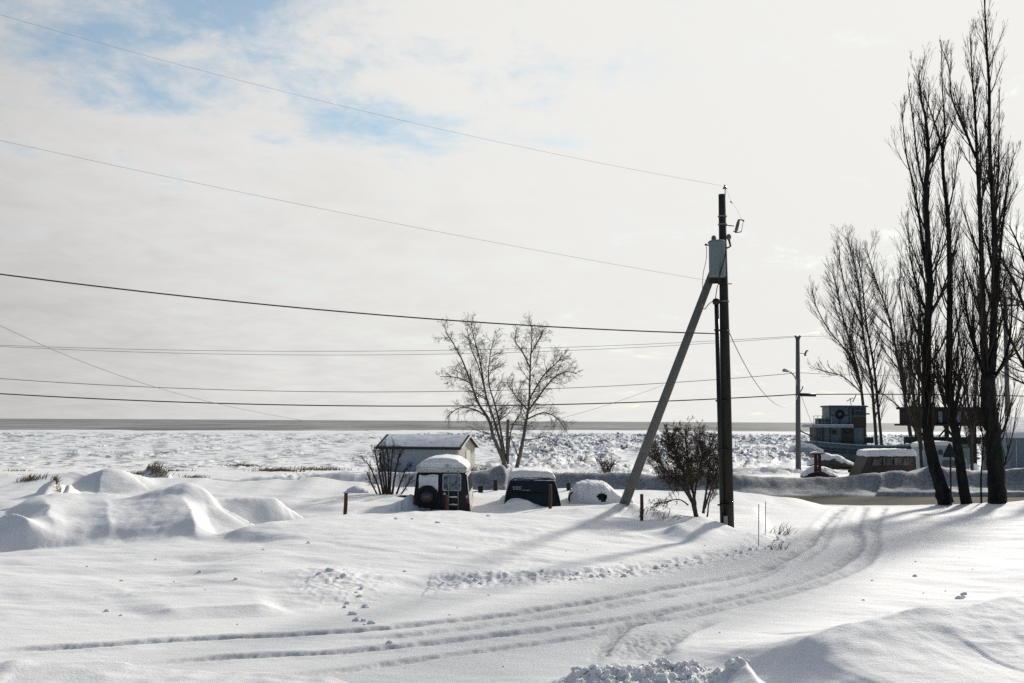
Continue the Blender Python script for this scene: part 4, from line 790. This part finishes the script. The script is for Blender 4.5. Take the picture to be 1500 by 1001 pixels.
# ------------------------------------------------------------------ boat yard
def trawler():
    Y = 88.0; m = Y/FPX; k = lambda px, py, dy=0: at(px, py, Y+dy)
    zk = k(1280, 690)[2]; x0 = k(1189, 650)[0]; x1 = k(1440, 650)[0]
    t = thing('fishing_boat', 'old grey fishing boat ashore with a two-storey wheelhouse and lifebuoy', 'boat', ((x0+x1)/2, Y+1.8, zk))
    rows = []; rail = []; N = 26
    for i in range(N+1):
        f = i/N; x = x0+(x1-x0)*f
        sheer = k(1189, 647)[2]-.35*math.sin(math.pi*min(f*1.1, 1))+.9*max(0, f-.55)**1.5
        half = 1.75*min(1, .72+f*1.6)*(1 if f < .6 else max(.04, 1-((f-.6)/.4)**2.2)); kz = zk+(1.15*(1-min(f/.16, 1))**1.2+ (.5*((f-.8)/.2)**2 if f > .8 else 0))
        row = []
        for s in (-1, 1):
            q = [(half, sheer), (half*1.01, sheer-.35), (half*.97, sheer-.6), (half*.8, kz+(sheer-kz)*.4), (half*.35, kz+.12), (.02, kz)]
            if s == 1: q = q[::-1]
            row += [(x, Y+1.8+s*a, z) for a, z in q]
        rows.append(row); rail.append((x, Y+1.8-half*1.02, sheer-.42, half, sheer))
    fix_normals(MB().loft(rows).build('hull', M_BOAT, t, True))
    MB().tube([(a, b-.02, c) for a, b, c, _, _ in rail], .06, 6).tube([(a, b-.015, c-.22) for a, b, c, _, _ in rail[2:]], .05, 6).build('rubbing_strake', M_BOATD, t, True)
    MB().tube([(a, b+.06, e+.03) for a, b, c, d, e in rail], .07, 6).build('gunwale', M_BOATW, t, True)
    MB().tube([(a, b+.10, e+.10) for a, b, c, d, e in rail[13:]], .08, 6).build('gunwale_snow', M_CAP, t, True)
    # deckhouse
    def bx(name, px0, py0, px1, py1, d0, d1, mat, par=t, dy=0):
        a = k(px0, py1); b = k(px1, py0); return MB().box((a[0], Y+d0, a[2]), (b[0], Y+d1, b[2])).build(name, mat, par)
    dh = bx('deckhouse', 1201, 626.6, 1271, 653, .75, 3.0, M_BOATB)
    bx('deckhouse_panel', 1201.5, 627, 1237, 651, .71, .75, M_BOAT, dh); bx('deckhouse_panel', 1253, 627, 1269, 651, .71, .75, M_BOAT, dh)
    for a, b, c, d in ((1222, 630, 1229, 637), (1238, 631, 1252, 640)):
        f = bx('window_frame', a, b, c, d, .66, .705, M_BOATD, dh); bx('window_pane', a+1.3, b+1.2, c-1.3, d-1.2, .645, .662, M_GLASS, f)
    for a in (1209, 1219, 1236.5, 1253.5): bx('trim', a, 627, a+1.2, 652, .64, .70, M_BOATD, dh)
    dk = bx('upper_deck', 1191, 623.5, 1252, 626.4, .25, 3.4, M_BOATW); bx('deck_snow', 1192, 621.8, 1252, 623.4, .35, 3.3, M_CAP, dk)
    for a in (1198, 1204): bx('deck_post', a, 626.6, a+1, 650, .4, .46, M_BOATD)
    wh = bx('wheelhouse', 1219.5, 596.5, 1274, 626.3, .9, 2.9, M_BOAT)
    bx('bow_panel', 1253.5, 612, 1273.6, 626.2, .86, .9, M_BOATB, wh)
    for a in (1219.6, 1248.5, 1253): bx('trim', a, 597, a+1, 626, .84, .895, M_BOATD, wh)
    bx('trim', 1221, 608.5, 1248, 609.3, .85, .895, M_BOATD, wh)
    f = bx('window_frame', 1255, 599, 1273.5, 608.3, .82, .86, M_BOATD, wh)
    for a in (1256, 1262, 1268): bx('window_pane', a, 600, a+4.5, 605, .80, .815, M_FROST, f)
    bx('visor', 1254, 605.5, 1276, 607.3, .35, .80, M_BOATD, wh)
    rf = bx('roof', 1217.5, 594.8, 1275.5, 596.3, .6, 3.2, M_BOATD, wh); bx('roof_snow', 1218.5, 594.0, 1274, 594.7, .7, 3.1, M_CAP, rf)
    MB().tube([k(1247, 594, 1.5), k(1245, 583, 1.5)], .03, 5).tube([k(1240, 588, 1.5), k(1250, 583, 1.5)], .03, 5).tube([k(1249, 589, 1.5), k(1254, 579, 1.5)], .04, 5).build('antenna', M_BOATD, wh)
    c = k(1230.5, 607.5, .80); n = 20
    rings = [[c+np.array([(.27+.085*math.cos(w))*math.cos(u), .09*math.sin(w), (.27+.085*math.cos(w))*math.sin(u)]) for w in np.linspace(0, 6.2832, 9)[:-1]] for u in np.linspace(0, 6.2832, n)]
    fix_normals(MB().loft(rings, cap=False).build('lifebuoy', M_RUBBER, wh, True))
    MB().tube([c+np.array([0, .0, -.3]), k(1230.5, 624, .8)], .05, 6).build('lifebuoy_strap', M_BOATD, wh)
    rl = MB()
    for px in (1192, 1198, 1204, 1208.5, 1218): rl.tube([k(px, 623, .4), k(px, 609.5, .4)], .022, 5)
    for py in (609.5, 614, 618.5): rl.tube([k(1192, py, .4), k(1219, py, .4)], .018, 5)
    rl.build('railing', M_STEEL, t); bx('deck_locker', 1204, 613, 1218, 621.5, 1.0, 2.0, M_BOATD)
    MB().tube([k(1173, 632, .3), k(1200, 644, .5)], [.05, .06], 6).lathe(k(1173, 631.5, .3)-np.array([0, 0, .08]), (0, 0, 1), [(.06, 0), (.06, .14)], 8).build('davit_boom', M_BOATD, t)
    MB().tube([k(1190, 650, .1), k(1192, 623, .2)], .02, 5).build('stay', M_STEEL, t)
    for px in (1215, 1260, 1320, 1380):
        for d in (.6, 2.75): a = k(px, 700, .2); MB().box((a[0]-.12, Y+d, a[2]-.8), (a[0]+.12, Y+d+.25, k(px, 672)[2])).build('cradle_post', M_DKWOOD, t)
    # deck gear
    bx('hatch', 1277, 641, 1287, 650, 1.2, 2.4, M_BOATD); MB().tube([k(1325, 655, 1), k(1325.5, 640, 1)], .09, 8).build('bollard', M_BOATD, t)
trawler()
def dinghy(name, label, x0, x1, yt, yb, Y, mat, snow, dep, grp):
    a = at(x0, yb, Y); b = at(x1, yb, Y); zt = at((x0+x1)/2, yt, Y)[2]; z0 = a[2]; L = b[0]-a[0]
    t = thing(name, label, 'boat', ((a[0]+b[0])/2, Y, z0-.2), grp); rows = []; sr = []; N = 16
    for i in range(N+1):
        f = i/N; w = dep*math.sin(math.pi*min(max(f*.93+.05, .02), .985))**.55; h = (zt-z0)*math.sin(math.pi*min(max(f*.9+.06, .03), .97))**.8*(1.1-.35*f)
        x = a[0]+L*f
        rows.append([(x, Y-c*w, z0-.15+.12+s*h*.8) for c, s in [(math.cos(q)*(1 if q not in (0, math.pi) else 1.03), math.sin(q)) for q in np.linspace(0, math.pi, 11)]])
        ms = 1-.3*math.sin(f*9)**2*.3
        sr.append([(x, Y-c*w*.97, z0+.03+max(0, s-.22)*h*1.15*ms+.02*pn(i*.6, s*3, 5)) for c, s in [(math.cos(q), math.sin(q)) for q in np.linspace(.18, math.pi-.18, 13)]])
    fix_normals(MB().loft(rows).build('hull', mat, t, True)); fix_normals(MB().loft(sr).build('snow_cap', M_CAP, t, True)); return t
dinghy('rowing_boat', 'upturned red-edged rowing boat under snow below the red post', 1174, 1227, 679, 699, 53.5, M_REDP, 1, .75, 'upturned snowy boats by the lamp pole')
dinghy('rowing_boat', 'upturned brown rowing boat under snow behind the red post', 1184, 1250, 661, 682, 60, M_BOATB, 1, .8, 'upturned snowy boats by the lamp pole')
dinghy('rowing_boat', 'pale small boat with its pointed end poking out left of the lamp pole', 1156, 1206, 646, 662, 84, M_BOATW, 1, .9, 'small boats near the grey fishing boat')
def red_post():
    Y = 52.9; a = at(1196, 694, Y); t = thing('red_post', 'red metal double post with a snow-topped T head', 'post', (a[0], a[1], a[2]-.3))
    f = lambda px, py, dy=0: at(px, py, Y+dy)
    for x0, x1 in ((1193.5, 1196.5), (1199, 1202)): MB().box(f(x0, 705), f(x1, 666, .1)).build('upright', M_REDP, t)
    MB().box(f(1189, 666), f(1206, 664, .3)).build('head_bar', M_REDP, t)
    for y in (676, 687): MB().box(f(1196.6, y+1, .03), f(1198.9, y, .08)).build('rung', M_REDP, t)
    w = [f(1188, 664), f(1191, 662.6), f(1198, 661), f(1204, 662), f(1207, 664)]
    fix_normals(MB().slab(w, (0, .3, 0)).build('snow_cap', M_CAP, t))
red_post()
def parked(name, label, cat, pts_body, pts_glass, snow, Y, dep, mat, gm, extras=()):
    """side-on vehicle: outline in the photo's plane extruded to its real depth with rounded edges"""
    c = at(sum(p[0] for p in pts_body)/len(pts_body), max(p[1] for p in pts_body), Y); t = thing(name, label, cat, (c[0], Y+dep/2, c[2]))
    P = [at(a, b, Y) for a, b in pts_body]; cen = sum(P)/len(P)
    ins_ = lambda P_, s, y: [np.array([cen[0]+(p[0]-cen[0])*s, Y+y, cen[2]+(p[2]-cen[2])*s]) for p in P_]
    fix_normals(MB().loft([ins_(P, .95, 0.06), ins_(P, .985, 0.0), ins_(P, 1, .10), ins_(P, 1, dep-.1), ins_(P, .985, dep), ins_(P, .95, dep-.06)]).build('body', mat, t))
    for g in pts_glass: fix_normals(MB().slab([at(a, b, Y-.006) for a, b in g], (0, -.015, 0)).build('side_window', gm, t))
    S = [at(a, b, Y) for a, b in snow]; cs = sum(S)/len(S)
    k = lambda s, y: [np.array([cs[0]+(p[0]-cs[0])*s, Y+y, cs[2]+(p[2]-cs[2])*(.55+.45*s)]) for p in S]
    fix_normals(MB().loft([k(.95, -.02), k(1, .08), k(1.01, .3), k(1.01, dep-.3), k(.98, dep+.02)]).build('snow_cap', M_CAP, t, True))
    for nm, q, mt in extras: fix_normals(MB().slab([at(a, b, Y-.01) for a, b in q], (0, -.03, 0)).build(nm, mt, t))
    return t
parked('parked_van', 'old brown van parked side-on under a thick flat roof of snow', 'van',
  [(1256, 705), (1262, 690), (1267, 680), (1272, 668), (1278, 665.5), (1338, 665), (1342, 670), (1343, 690), (1342, 705)],
  [[(1277, 682), (1292, 682), (1292, 671), (1281, 671)], [(1294, 682), (1308, 682), (1308, 670.5), (1294, 670.5)], [(1310, 682), (1337, 682), (1337, 670.5), (1310, 670.5)]],
  [(1270.5, 669), (1270, 664), (1272, 660.5), (1280, 659.2), (1300, 658.6), (1325, 658.4), (1338, 659), (1343, 662), (1344, 668), (1335, 668.5), (1300, 668.5)], 57, 1.8, M_BOATB, M_CURT, [('tail_light', [(1332, 683), (1336, 683), (1336, 680), (1332, 680)], M_RED)])
parked('parked_van', 'pale van with a sloped front and round dark mark, between two poplar trunks', 'van',
  [(1352, 705), (1353, 655), (1360, 650.5), (1390, 650), (1397, 655), (1404, 667), (1418, 673), (1421, 690), (1420, 705)],
  [[(1382, 683), (1404, 683), (1402, 675), (1382, 675)], [(1392, 666), (1398, 666), (1394.5, 659), (1391, 659)]],
  [(1352, 655), (1353, 650), (1362, 647.5), (1380, 646.8), (1392, 647), (1397, 650), (1399, 654), (1390, 652.5), (1370, 653)], 61, 1.9, M_BOATW, M_GLASS,
  [('round_mark', [(1378+3.6*math.cos(a), 663+4.2*math.sin(a)) for a in np.linspace(0, 6.283, 15)[:-1]], M_BOATD)])
def cabin():
    Y = 84; t = thing('raised_cabin', 'dark flat-roofed cabin raised on posts behind the poplar trunks', 'cabin', at(1383, 690, Y+1.5)); k = lambda px, py, d=0: at(px, py, Y+d)
    b = MB().box(k(1338, 621.5), k(1429, 599.5, 3)).build('cabin_walls', M_DKWOOD, t); rf = MB().box(k(1335.5, 599.3, -.2), k(1431.5, 597.5, 3.2)).build('roof', M_DKWOOD, t)
    for a, c in ((1375, 1380), (1401, 1407), (1411, 1419)):
        f = MB().box(k(a-1, 620, -.03), k(c+1, 602, -.005)).build('window_frame', M_DKWOOD, b); MB().box(k(a, 619, -.05), k(c, 603, -.032)).build('window_pane', M_FROST, f)
    MB().box(k(1334, 624, -.4), k(1433, 621.7, 3.2)).build('deck', M_DKWOOD, t)
    for a in (1342, 1386, 1426): MB().box(k(a, 705), k(a+3, 624.3, .15)).build('post', M_DKWOOD, t); MB().box(k(a, 705, 2.6), k(a+3, 624.3, 2.75)).build('post', M_DKWOOD, t)
    MB().box(k(1340, 650, .3), k(1432, 640.5, 2.2)).build('lower_platform', M_DKWOOD, t)
    MB().tube([k(1383, 624.3, .05), k(1397, 640.3, .25)], .1, 6).tube([k(1389, 624.3, .05), k(1375, 640.3, .25)], .07, 6).build('cross_brace', M_DKWOOD, t)
cabin()
def outbuilding():
    Y = 66; k = lambda px, py, d=0: at(px, py, Y+d)
    t = thing('outbuilding', 'pale blue-grey outbuilding with a deep snowy roof at the right edge', 'outbuilding', at(1520, 700, Y+2))
    MB().box(k(1480, 705), k(1580, 640.5, 4)).build('wall', M_BLUEB, t); MB().box(k(1468, 705, 1.0), k(1479.7, 642.5, 3.6)).build('side_porch', M_BOATD, t)
    rf = MB().slab([k(1468, 640.2, -.35), k(1585, 640.2, -.35), k(1585, 615, 2.2), k(1469, 615, 2.2)], (0, 0, .06)); rf.slab([k(1469, 615, 2.2), k(1585, 615, 2.2), k(1585, 640.2, 4.5), k(1468, 640.2, 4.5)], (0, 0, .06)); o = fix_normals(rf.build('roof', M_ROOFD, t))
    n = 20; rows = []
    A = k(1467, 640, -.42); B = k(1586, 640, -.42); C = k(1468, 614.6, 2.2); D = k(1586, 614.6, 2.2)
    for i in range(9):
        f = i/8; rows.append([(A+(B-A)*j/n)*(1-f)+(C+(D-C)*j/n)*f+np.array([0, 0, .07+.09*min(1, 4*f+.1)*(1+.5*pn(j*.4, i*.6, 4))]) for j in range(n+1)])
    rows = [[p-np.array([0, 0, .12]) for p in rows[0]]]+rows
    fix_normals(MB().loft(rows, cap=False, closed=False).build('roof_snow', M_CAP, o, True))
    MB().box(k(1479, 641.8, -.30), k(1580, 640.4, -.2)).build('fascia', M_TRIM, t); MB().box(k(1488, 641, -.03), k(1490, 705, -.003)).build('corner_board', M_TRIM, t)
    f = MB().box(k(1468.6, 665, .95), k(1473, 648, .99)).build('window_frame', M_TRIM, t); MB().box(k(1469.3, 664, .92), k(1472.3, 649, .945)).build('window_pane', M_FROST, f)
outbuilding()
def log():
    a = at(574, 731, 38.4); b = at(600, 728, 38.0); o = MB().tube([a, (a+b)/2+np.array([0, 0, .02]), b], [.06, .07, .055], 8).build('fallen_log', M_BARK2, None, True); origin(o); tag(o, 'dark short log lying at the foot of the fanned shrub', 'log')
log()
def boulder():
    c = at(525, 727, 39); rows = []
    for i in range(8):
        a = i/7*math.pi/2; rows.append([(c[0]+.42*math.cos(a)*math.cos(w)*(1+.15*math.sin(2*w+1)), c[1]+.35*math.cos(a)*math.sin(w), c[2]-.25+.55*math.sin(a)) for w in np.linspace(0, 6.2832, 17)[:-1]])
    t = thing('boulder', 'dark boulder half hidden by a snow cap, left of the fanned shrub', 'boulder', (c[0], c[1], c[2]-.25))
    fix_normals(MB().loft(rows).build('rock', M_BARK, t, True))
    fix_normals(MB().loft([[(c[0]-.08+(x-c[0])*1.02, y-.03, z+.05) for x, y, z in r] for r in rows[2:]]).build('snow_cap', M_CAP, t, True))
boulder()

# ------------------------------------------------------------------ stuff: dry grass, snow rubble
gr = MB()
def tuft(px, py, Y, wx, n, h, lean=.4):
    c = at(px, py, Y)
    xs = [c[0]+rnd.gauss(0, wx/2) for _ in range(n)]; ysv = [Y+rnd.gauss(0, wx*.35) for _ in range(n)]; zs = H(xs, ysv)
    for x, y, z in zip(xs, ysv, zs):
        L = h*rnd.uniform(.5, 1.1); d = np.array([rnd.gauss(lean, .4), rnd.gauss(-.1, .4), 1.0]); d = unit(d)*L; w = .012*Y/45
        b = len(gr.v); p = np.array([x, y, z-.04]); s = np.array([w, rnd.uniform(-w, w), 0])
        gr.v += [tuple(p-s), tuple(p+s), tuple(p+d*.55+s*.7), tuple(p+d*.55-s*.7), tuple(p+d+np.array([L*.25, 0, -L*.12]))]; gr.f += [(b, b+1, b+2, b+3), (b+3, b+2, b+4)]
for q in [(46, 695, 40, .5, 120, .35), (83, 703, 37, .2, 70, .35), (226, 683, 44.8, .5, 160, .35), (240, 690, 44.5, .6, 120, .3), (205, 672, 62, 1.4, 220, .4), (405, 675, 70, 1.3, 420, .45), (353, 655, 110, 1.6, 260, .6), (285, 680, 58, .6, 90, .3), (10, 684, 50, .8, 150, .3), (140, 690, 52, .7, 60, .25), (250, 675, 75, 1.2, 120, .3), (25, 673, 70, .9, 80, .3),
          (885, 700, 60, 1.8, 120, .5), (830, 690, 66, 3, 160, .4), (1142, 745, 31, .4, 30, .5), (1140, 775, 27, .2, 16, .4), (468, 664, 90, 2.5, 200, .5), (690, 692, 66, 1.6, 200, .7), (960, 700, 56, 2, 60, .4), (960, 745, 33, .7, 40, .35), (1085, 700, 56, 2, 50, .4)]:
    tuft(*q)
o = gr.build('dry_grass', M_GRASS); o['kind'] = 'stuff'; o['label'] = 'tufts of dry brown beach grass sticking out of the snow'; o['category'] = 'grass'
rb = MB()
def chunk(x, y, s, sink=.55):
    z = hz_cache.pop(0); n = 6; b = len(rb.v); c = np.array([x, y, z+s*(.5-sink)]); ph = rnd.uniform(0, 6)
    for i, (a, rr) in enumerate(((-1, .6), (-.3, 1), (.45, .9), (1, .4))):
        for j in range(n):
            w = ph+6.2832*j/n; k = s*.6*rr*rnd.uniform(.5, 1.4); rb.v.append((c[0]+k*math.cos(w)*1.2, c[1]+k*math.sin(w), c[2]+a*s*.5*rnd.uniform(.8, 1.1)))
    for i in range(3):
        for j in range(n): rb.f.append((b+i*n+j, b+i*n+(j+1) % n, b+(i+1)*n+(j+1) % n, b+(i+1)*n+j))
    rb.f.append(tuple(b+3*n+j for j in range(n)))
ch = []
for _ in range(260):
    a = at(rnd.gauss(955, 68), 990, 13); ch.append((a[0], 13.05+rnd.gauss(0, .28), abs(rnd.gauss(.045, .035))+.015))
for _ in range(14):
    p = atz(rnd.gauss(505, 22), rnd.gauss(852, 16), .3); ch.append((p[0], p[1], abs(rnd.gauss(.05, .03))+.02))
for px, py in ((516, 872), (543, 884), (1410, 850), (1413, 846), (1406, 853), (346, 838), (157, 870), (640, 774), (715, 763), (580, 770), (1340, 822), (452, 798)):
    p = atz(px, py, .3); ch.append((p[0], p[1], rnd.uniform(.07, .12)))
for _ in range(110):
    i = rnd.randrange(20, 44); f = rnd.random(); e0, e1 = np.array(EDGE[i]), np.array(EDGE[min(i+1, len(EDGE)-1)]); p = e0+(e1-e0)*f; ch.append((p[0]+rnd.gauss(0, .12), p[1]+rnd.gauss(-.05, .15), abs(rnd.gauss(.03, .025))+.015))
for _ in range(45):
    p = atz(rnd.uniform(100, 1450), rnd.uniform(770, 960), .2); ch.append((p[0], p[1], abs(rnd.gauss(.02, .02))+.015))
hz_cache = list(H([c[0] for c in ch], [c[1] for c in ch]))
for x, y, s in ch: chunk(x, y, s)
o = rb.build('snow_rubble', M_CAP); o['kind'] = 'stuff'; o['label'] = 'broken lumps of snow along the tracks and shovelled patch'; o['category'] = 'snow rubble'

# snow lying on things: break its smooth surface
ctex = bpy.data.textures.new('snow_lumps', 'CLOUDS'); ctex.noise_scale = .32; ctex.noise_depth = 3
for o in list(bpy.data.objects):
    if o.type == 'MESH' and o.name.split('.')[0] in ('snow_cap', 'bumper_snow', 'window_snow', 'snow_shell') and o.parent and o.parent.name.split('.')[0] not in ('red_post',):
        sb = o.modifiers.new('sub', 'SUBSURF'); sb.subdivision_type = 'SIMPLE'; sb.levels = sb.render_levels = 1 if o.name.startswith('snow_shell') else 3
        dp = o.modifiers.new('lumps', 'DISPLACE'); dp.texture = ctex; dp.strength = .085; dp.mid_level = .5; dp.texture_coords = 'LOCAL'
# ------------------------------------------------------------------ light
AZ, EL = R(32), R(25)
S = Vector((math.sin(AZ)*math.cos(EL), math.cos(AZ)*math.cos(EL), math.sin(EL)))
sd = bpy.data.lights.new('sun', 'SUN'); sd.energy = 4.35; sd.angle = R(4.5); sd.color = (1, .95, .87); so = bpy.data.objects.new('sun', sd); col.objects.link(so); so.rotation_euler = S.to_track_quat('Z', 'Y').to_euler()
w = bpy.data.worlds.new('World'); scn.world = w; w.use_nodes = True; T = w.node_tree; N = T.nodes; L = T.links; bg = N['Background']
sky = N.new('ShaderNodeTexSky'); sky.sky_type = 'NISHITA'; sky.sun_disc = False; sky.sun_elevation = EL; sky.sun_rotation = AZ
def mth(op, a, b=None, c=None, clamp=False):
    n = N.new('ShaderNodeMath'); n.operation = op; n.use_clamp = clamp
    for i, x in enumerate((a, b, c)):
        if x is None: continue
        if isinstance(x, (int, float)): n.inputs[i].default_value = x
        else: L.new(x, n.inputs[i])
    return n.outputs[0]
def mrange(x, a, b, lo=0., hi=1., sm=True):
    n = N.new('ShaderNodeMapRange'); n.interpolation_type = 'SMOOTHSTEP' if sm else 'LINEAR'
    for i, v in enumerate((a, b, lo, hi)): n.inputs[i+1].default_value = v
    L.new(x, n.inputs[0]); return n.outputs[0]
tc = N.new('ShaderNodeTexCoord'); nrm = N.new('ShaderNodeVectorMath'); nrm.operation = 'NORMALIZE'; L.new(tc.outputs['Generated'], nrm.inputs[0])
sep = N.new('ShaderNodeSeparateXYZ'); L.new(nrm.outputs[0], sep.inputs[0])
dt = N.new('ShaderNodeVectorMath'); dt.operation = 'DOT_PRODUCT'; L.new(nrm.outputs[0], dt.inputs[0]); dt.inputs[1].default_value = S
gam = mth('DIVIDE', mth('ARCCOSINE', dt.outputs['Value']), math.pi)           # angle from the sun / 180 deg
den = mth('ADD', sep.outputs['Z'], .13); cx = mth('DIVIDE', sep.outputs['X'], den); cy = mth('DIVIDE', sep.outputs['Y'], den)
cmb = N.new('ShaderNodeCombineXYZ'); L.new(cx, cmb.inputs[0]); L.new(cy, cmb.inputs[1])
def noise(sc, det, rough, off=(0, 0, 0), st=(1, 1, 1)):
    mp = N.new('ShaderNodeMapping'); mp.inputs['Location'].default_value = off; mp.inputs['Scale'].default_value = st; L.new(cmb.outputs[0], mp.inputs[0])
    n = N.new('ShaderNodeTexNoise'); n.inputs['Scale'].default_value = sc; n.inputs['Detail'].default_value = det; n.inputs['Roughness'].default_value = rough; n.inputs['Distortion'].default_value = .3; L.new(mp.outputs[0], n.inputs['Vector']); return n.outputs['Fac']
n1 = noise(1.1, 7, .62, (3.1, 1.7, 0)); n2 = noise(4.5, 6, .65, (1.3, 5.2, 0), (1, .8, 1))
ramp = N.new('ShaderNodeValToRGB'); L.new(gam, ramp.inputs[0]); cr_ = ramp.color_ramp
stops = [(0.0, (.87, .865, .83)), (.10, (.84, .833, .80)), (.19, (.81, .803, .775)), (.27, (.70, .69, .675)), (.34, (.51, .50, .495)), (.39, (.27, .30, .36)), (.47, (.11, .17, .28)), (1.0, (.04, .10, .22))]
cr_.elements[0].position = 0; cr_.elements[0].color = (*stops[0][1], 1); cr_.elements[1].position = 1; cr_.elements[1].color = (*stops[-1][1], 1)
for p, c in stops[1:-1]: e = cr_.elements.new(p); e.color = (*c, 1)
# texture in the cloud sheet, fading toward the sun's glare
tex = mth('ADD', mth('MULTIPLY', mth('SUBTRACT', n1, .5), .30), mth('MULTIPLY', mth('SUBTRACT', n2, .5), .34)); tex = mth('MULTIPLY', tex, mrange(gam, .12, .30)); tex = mth('ADD', tex, 1.0)
cl = N.new('ShaderNodeVectorMath'); cl.operation = 'SCALE'; L.new(ramp.outputs[0], cl.inputs[0]); L.new(tex, cl.inputs['Scale'])
skc = N.new('ShaderNodeVectorMath'); skc.operation = 'MULTIPLY'; L.new(sky.outputs[0], skc.inputs[0]); skc.inputs[1].default_value = (.085, .102, .103)
# blue gaps between the clouds, high up and away from the sun
azn = mth('ARCTAN2', sep.outputs['X'], sep.outputs['Y']); eln = mth('ARCSINE', sep.outputs['Z'])
def gap(px, py, wa, we, amp):
    d = ray(px, py); d = d/np.linalg.norm(d); a0 = math.atan2(d[0], d[1]); e0 = math.asin(d[2])
    q = mth('ADD', mth('POWER', mth('MULTIPLY', mth('SUBTRACT', azn, a0), 1/wa), 2), mth('POWER', mth('MULTIPLY', mth('SUBTRACT', eln, e0), 1/we), 2))
    return mth('MULTIPLY', mth('EXPONENT', mth('MULTIPLY', q, -1)), amp)
n3 = noise(11, 6, .7, (4.2, 2.2, 0), (1, .7, 1))
hole = mth('ADD', mth('MULTIPLY', mth('SUBTRACT', n1, .5), 1.0), mth('MULTIPLY', mth('SUBTRACT', n2, .5), 1.2)); hole = mth('ADD', hole, mth('MULTIPLY', mth('SUBTRACT', n3, .5), .55))
for g_ in ((310, -30, .13, .035, .62), (30, 62, .17, .05, .38), (520, 178, .055, .018, .30), (330, 95, .17, .04, .17), (650, 205, .1, .03, .08), (690, 215, .08, .02, .10), (200, -260, .5, .09, .5)): hole = mth('ADD', hole, gap(*g_))
hm = mth('MULTIPLY', mrange(hole, .08, .66), .85)
mx = N.new('ShaderNodeMix'); mx.data_type = 'RGBA'; L.new(hm, mx.inputs[0]); L.new(cl.outputs[0], mx.inputs[6]); L.new(skc.outputs[0], mx.inputs[7])
L.new(mx.outputs[2], bg.inputs[0]); bg.inputs[1].default_value = 1.0
scn.view_settings.view_transform = 'Standard'; scn.view_settings.look = 'None'; scn.view_settings.exposure = .06; scn.view_settings.gamma = 1
scn.cycles.use_denoising = False; scn.cycles.max_bounces = 8; scn.cycles.diffuse_bounces = 4
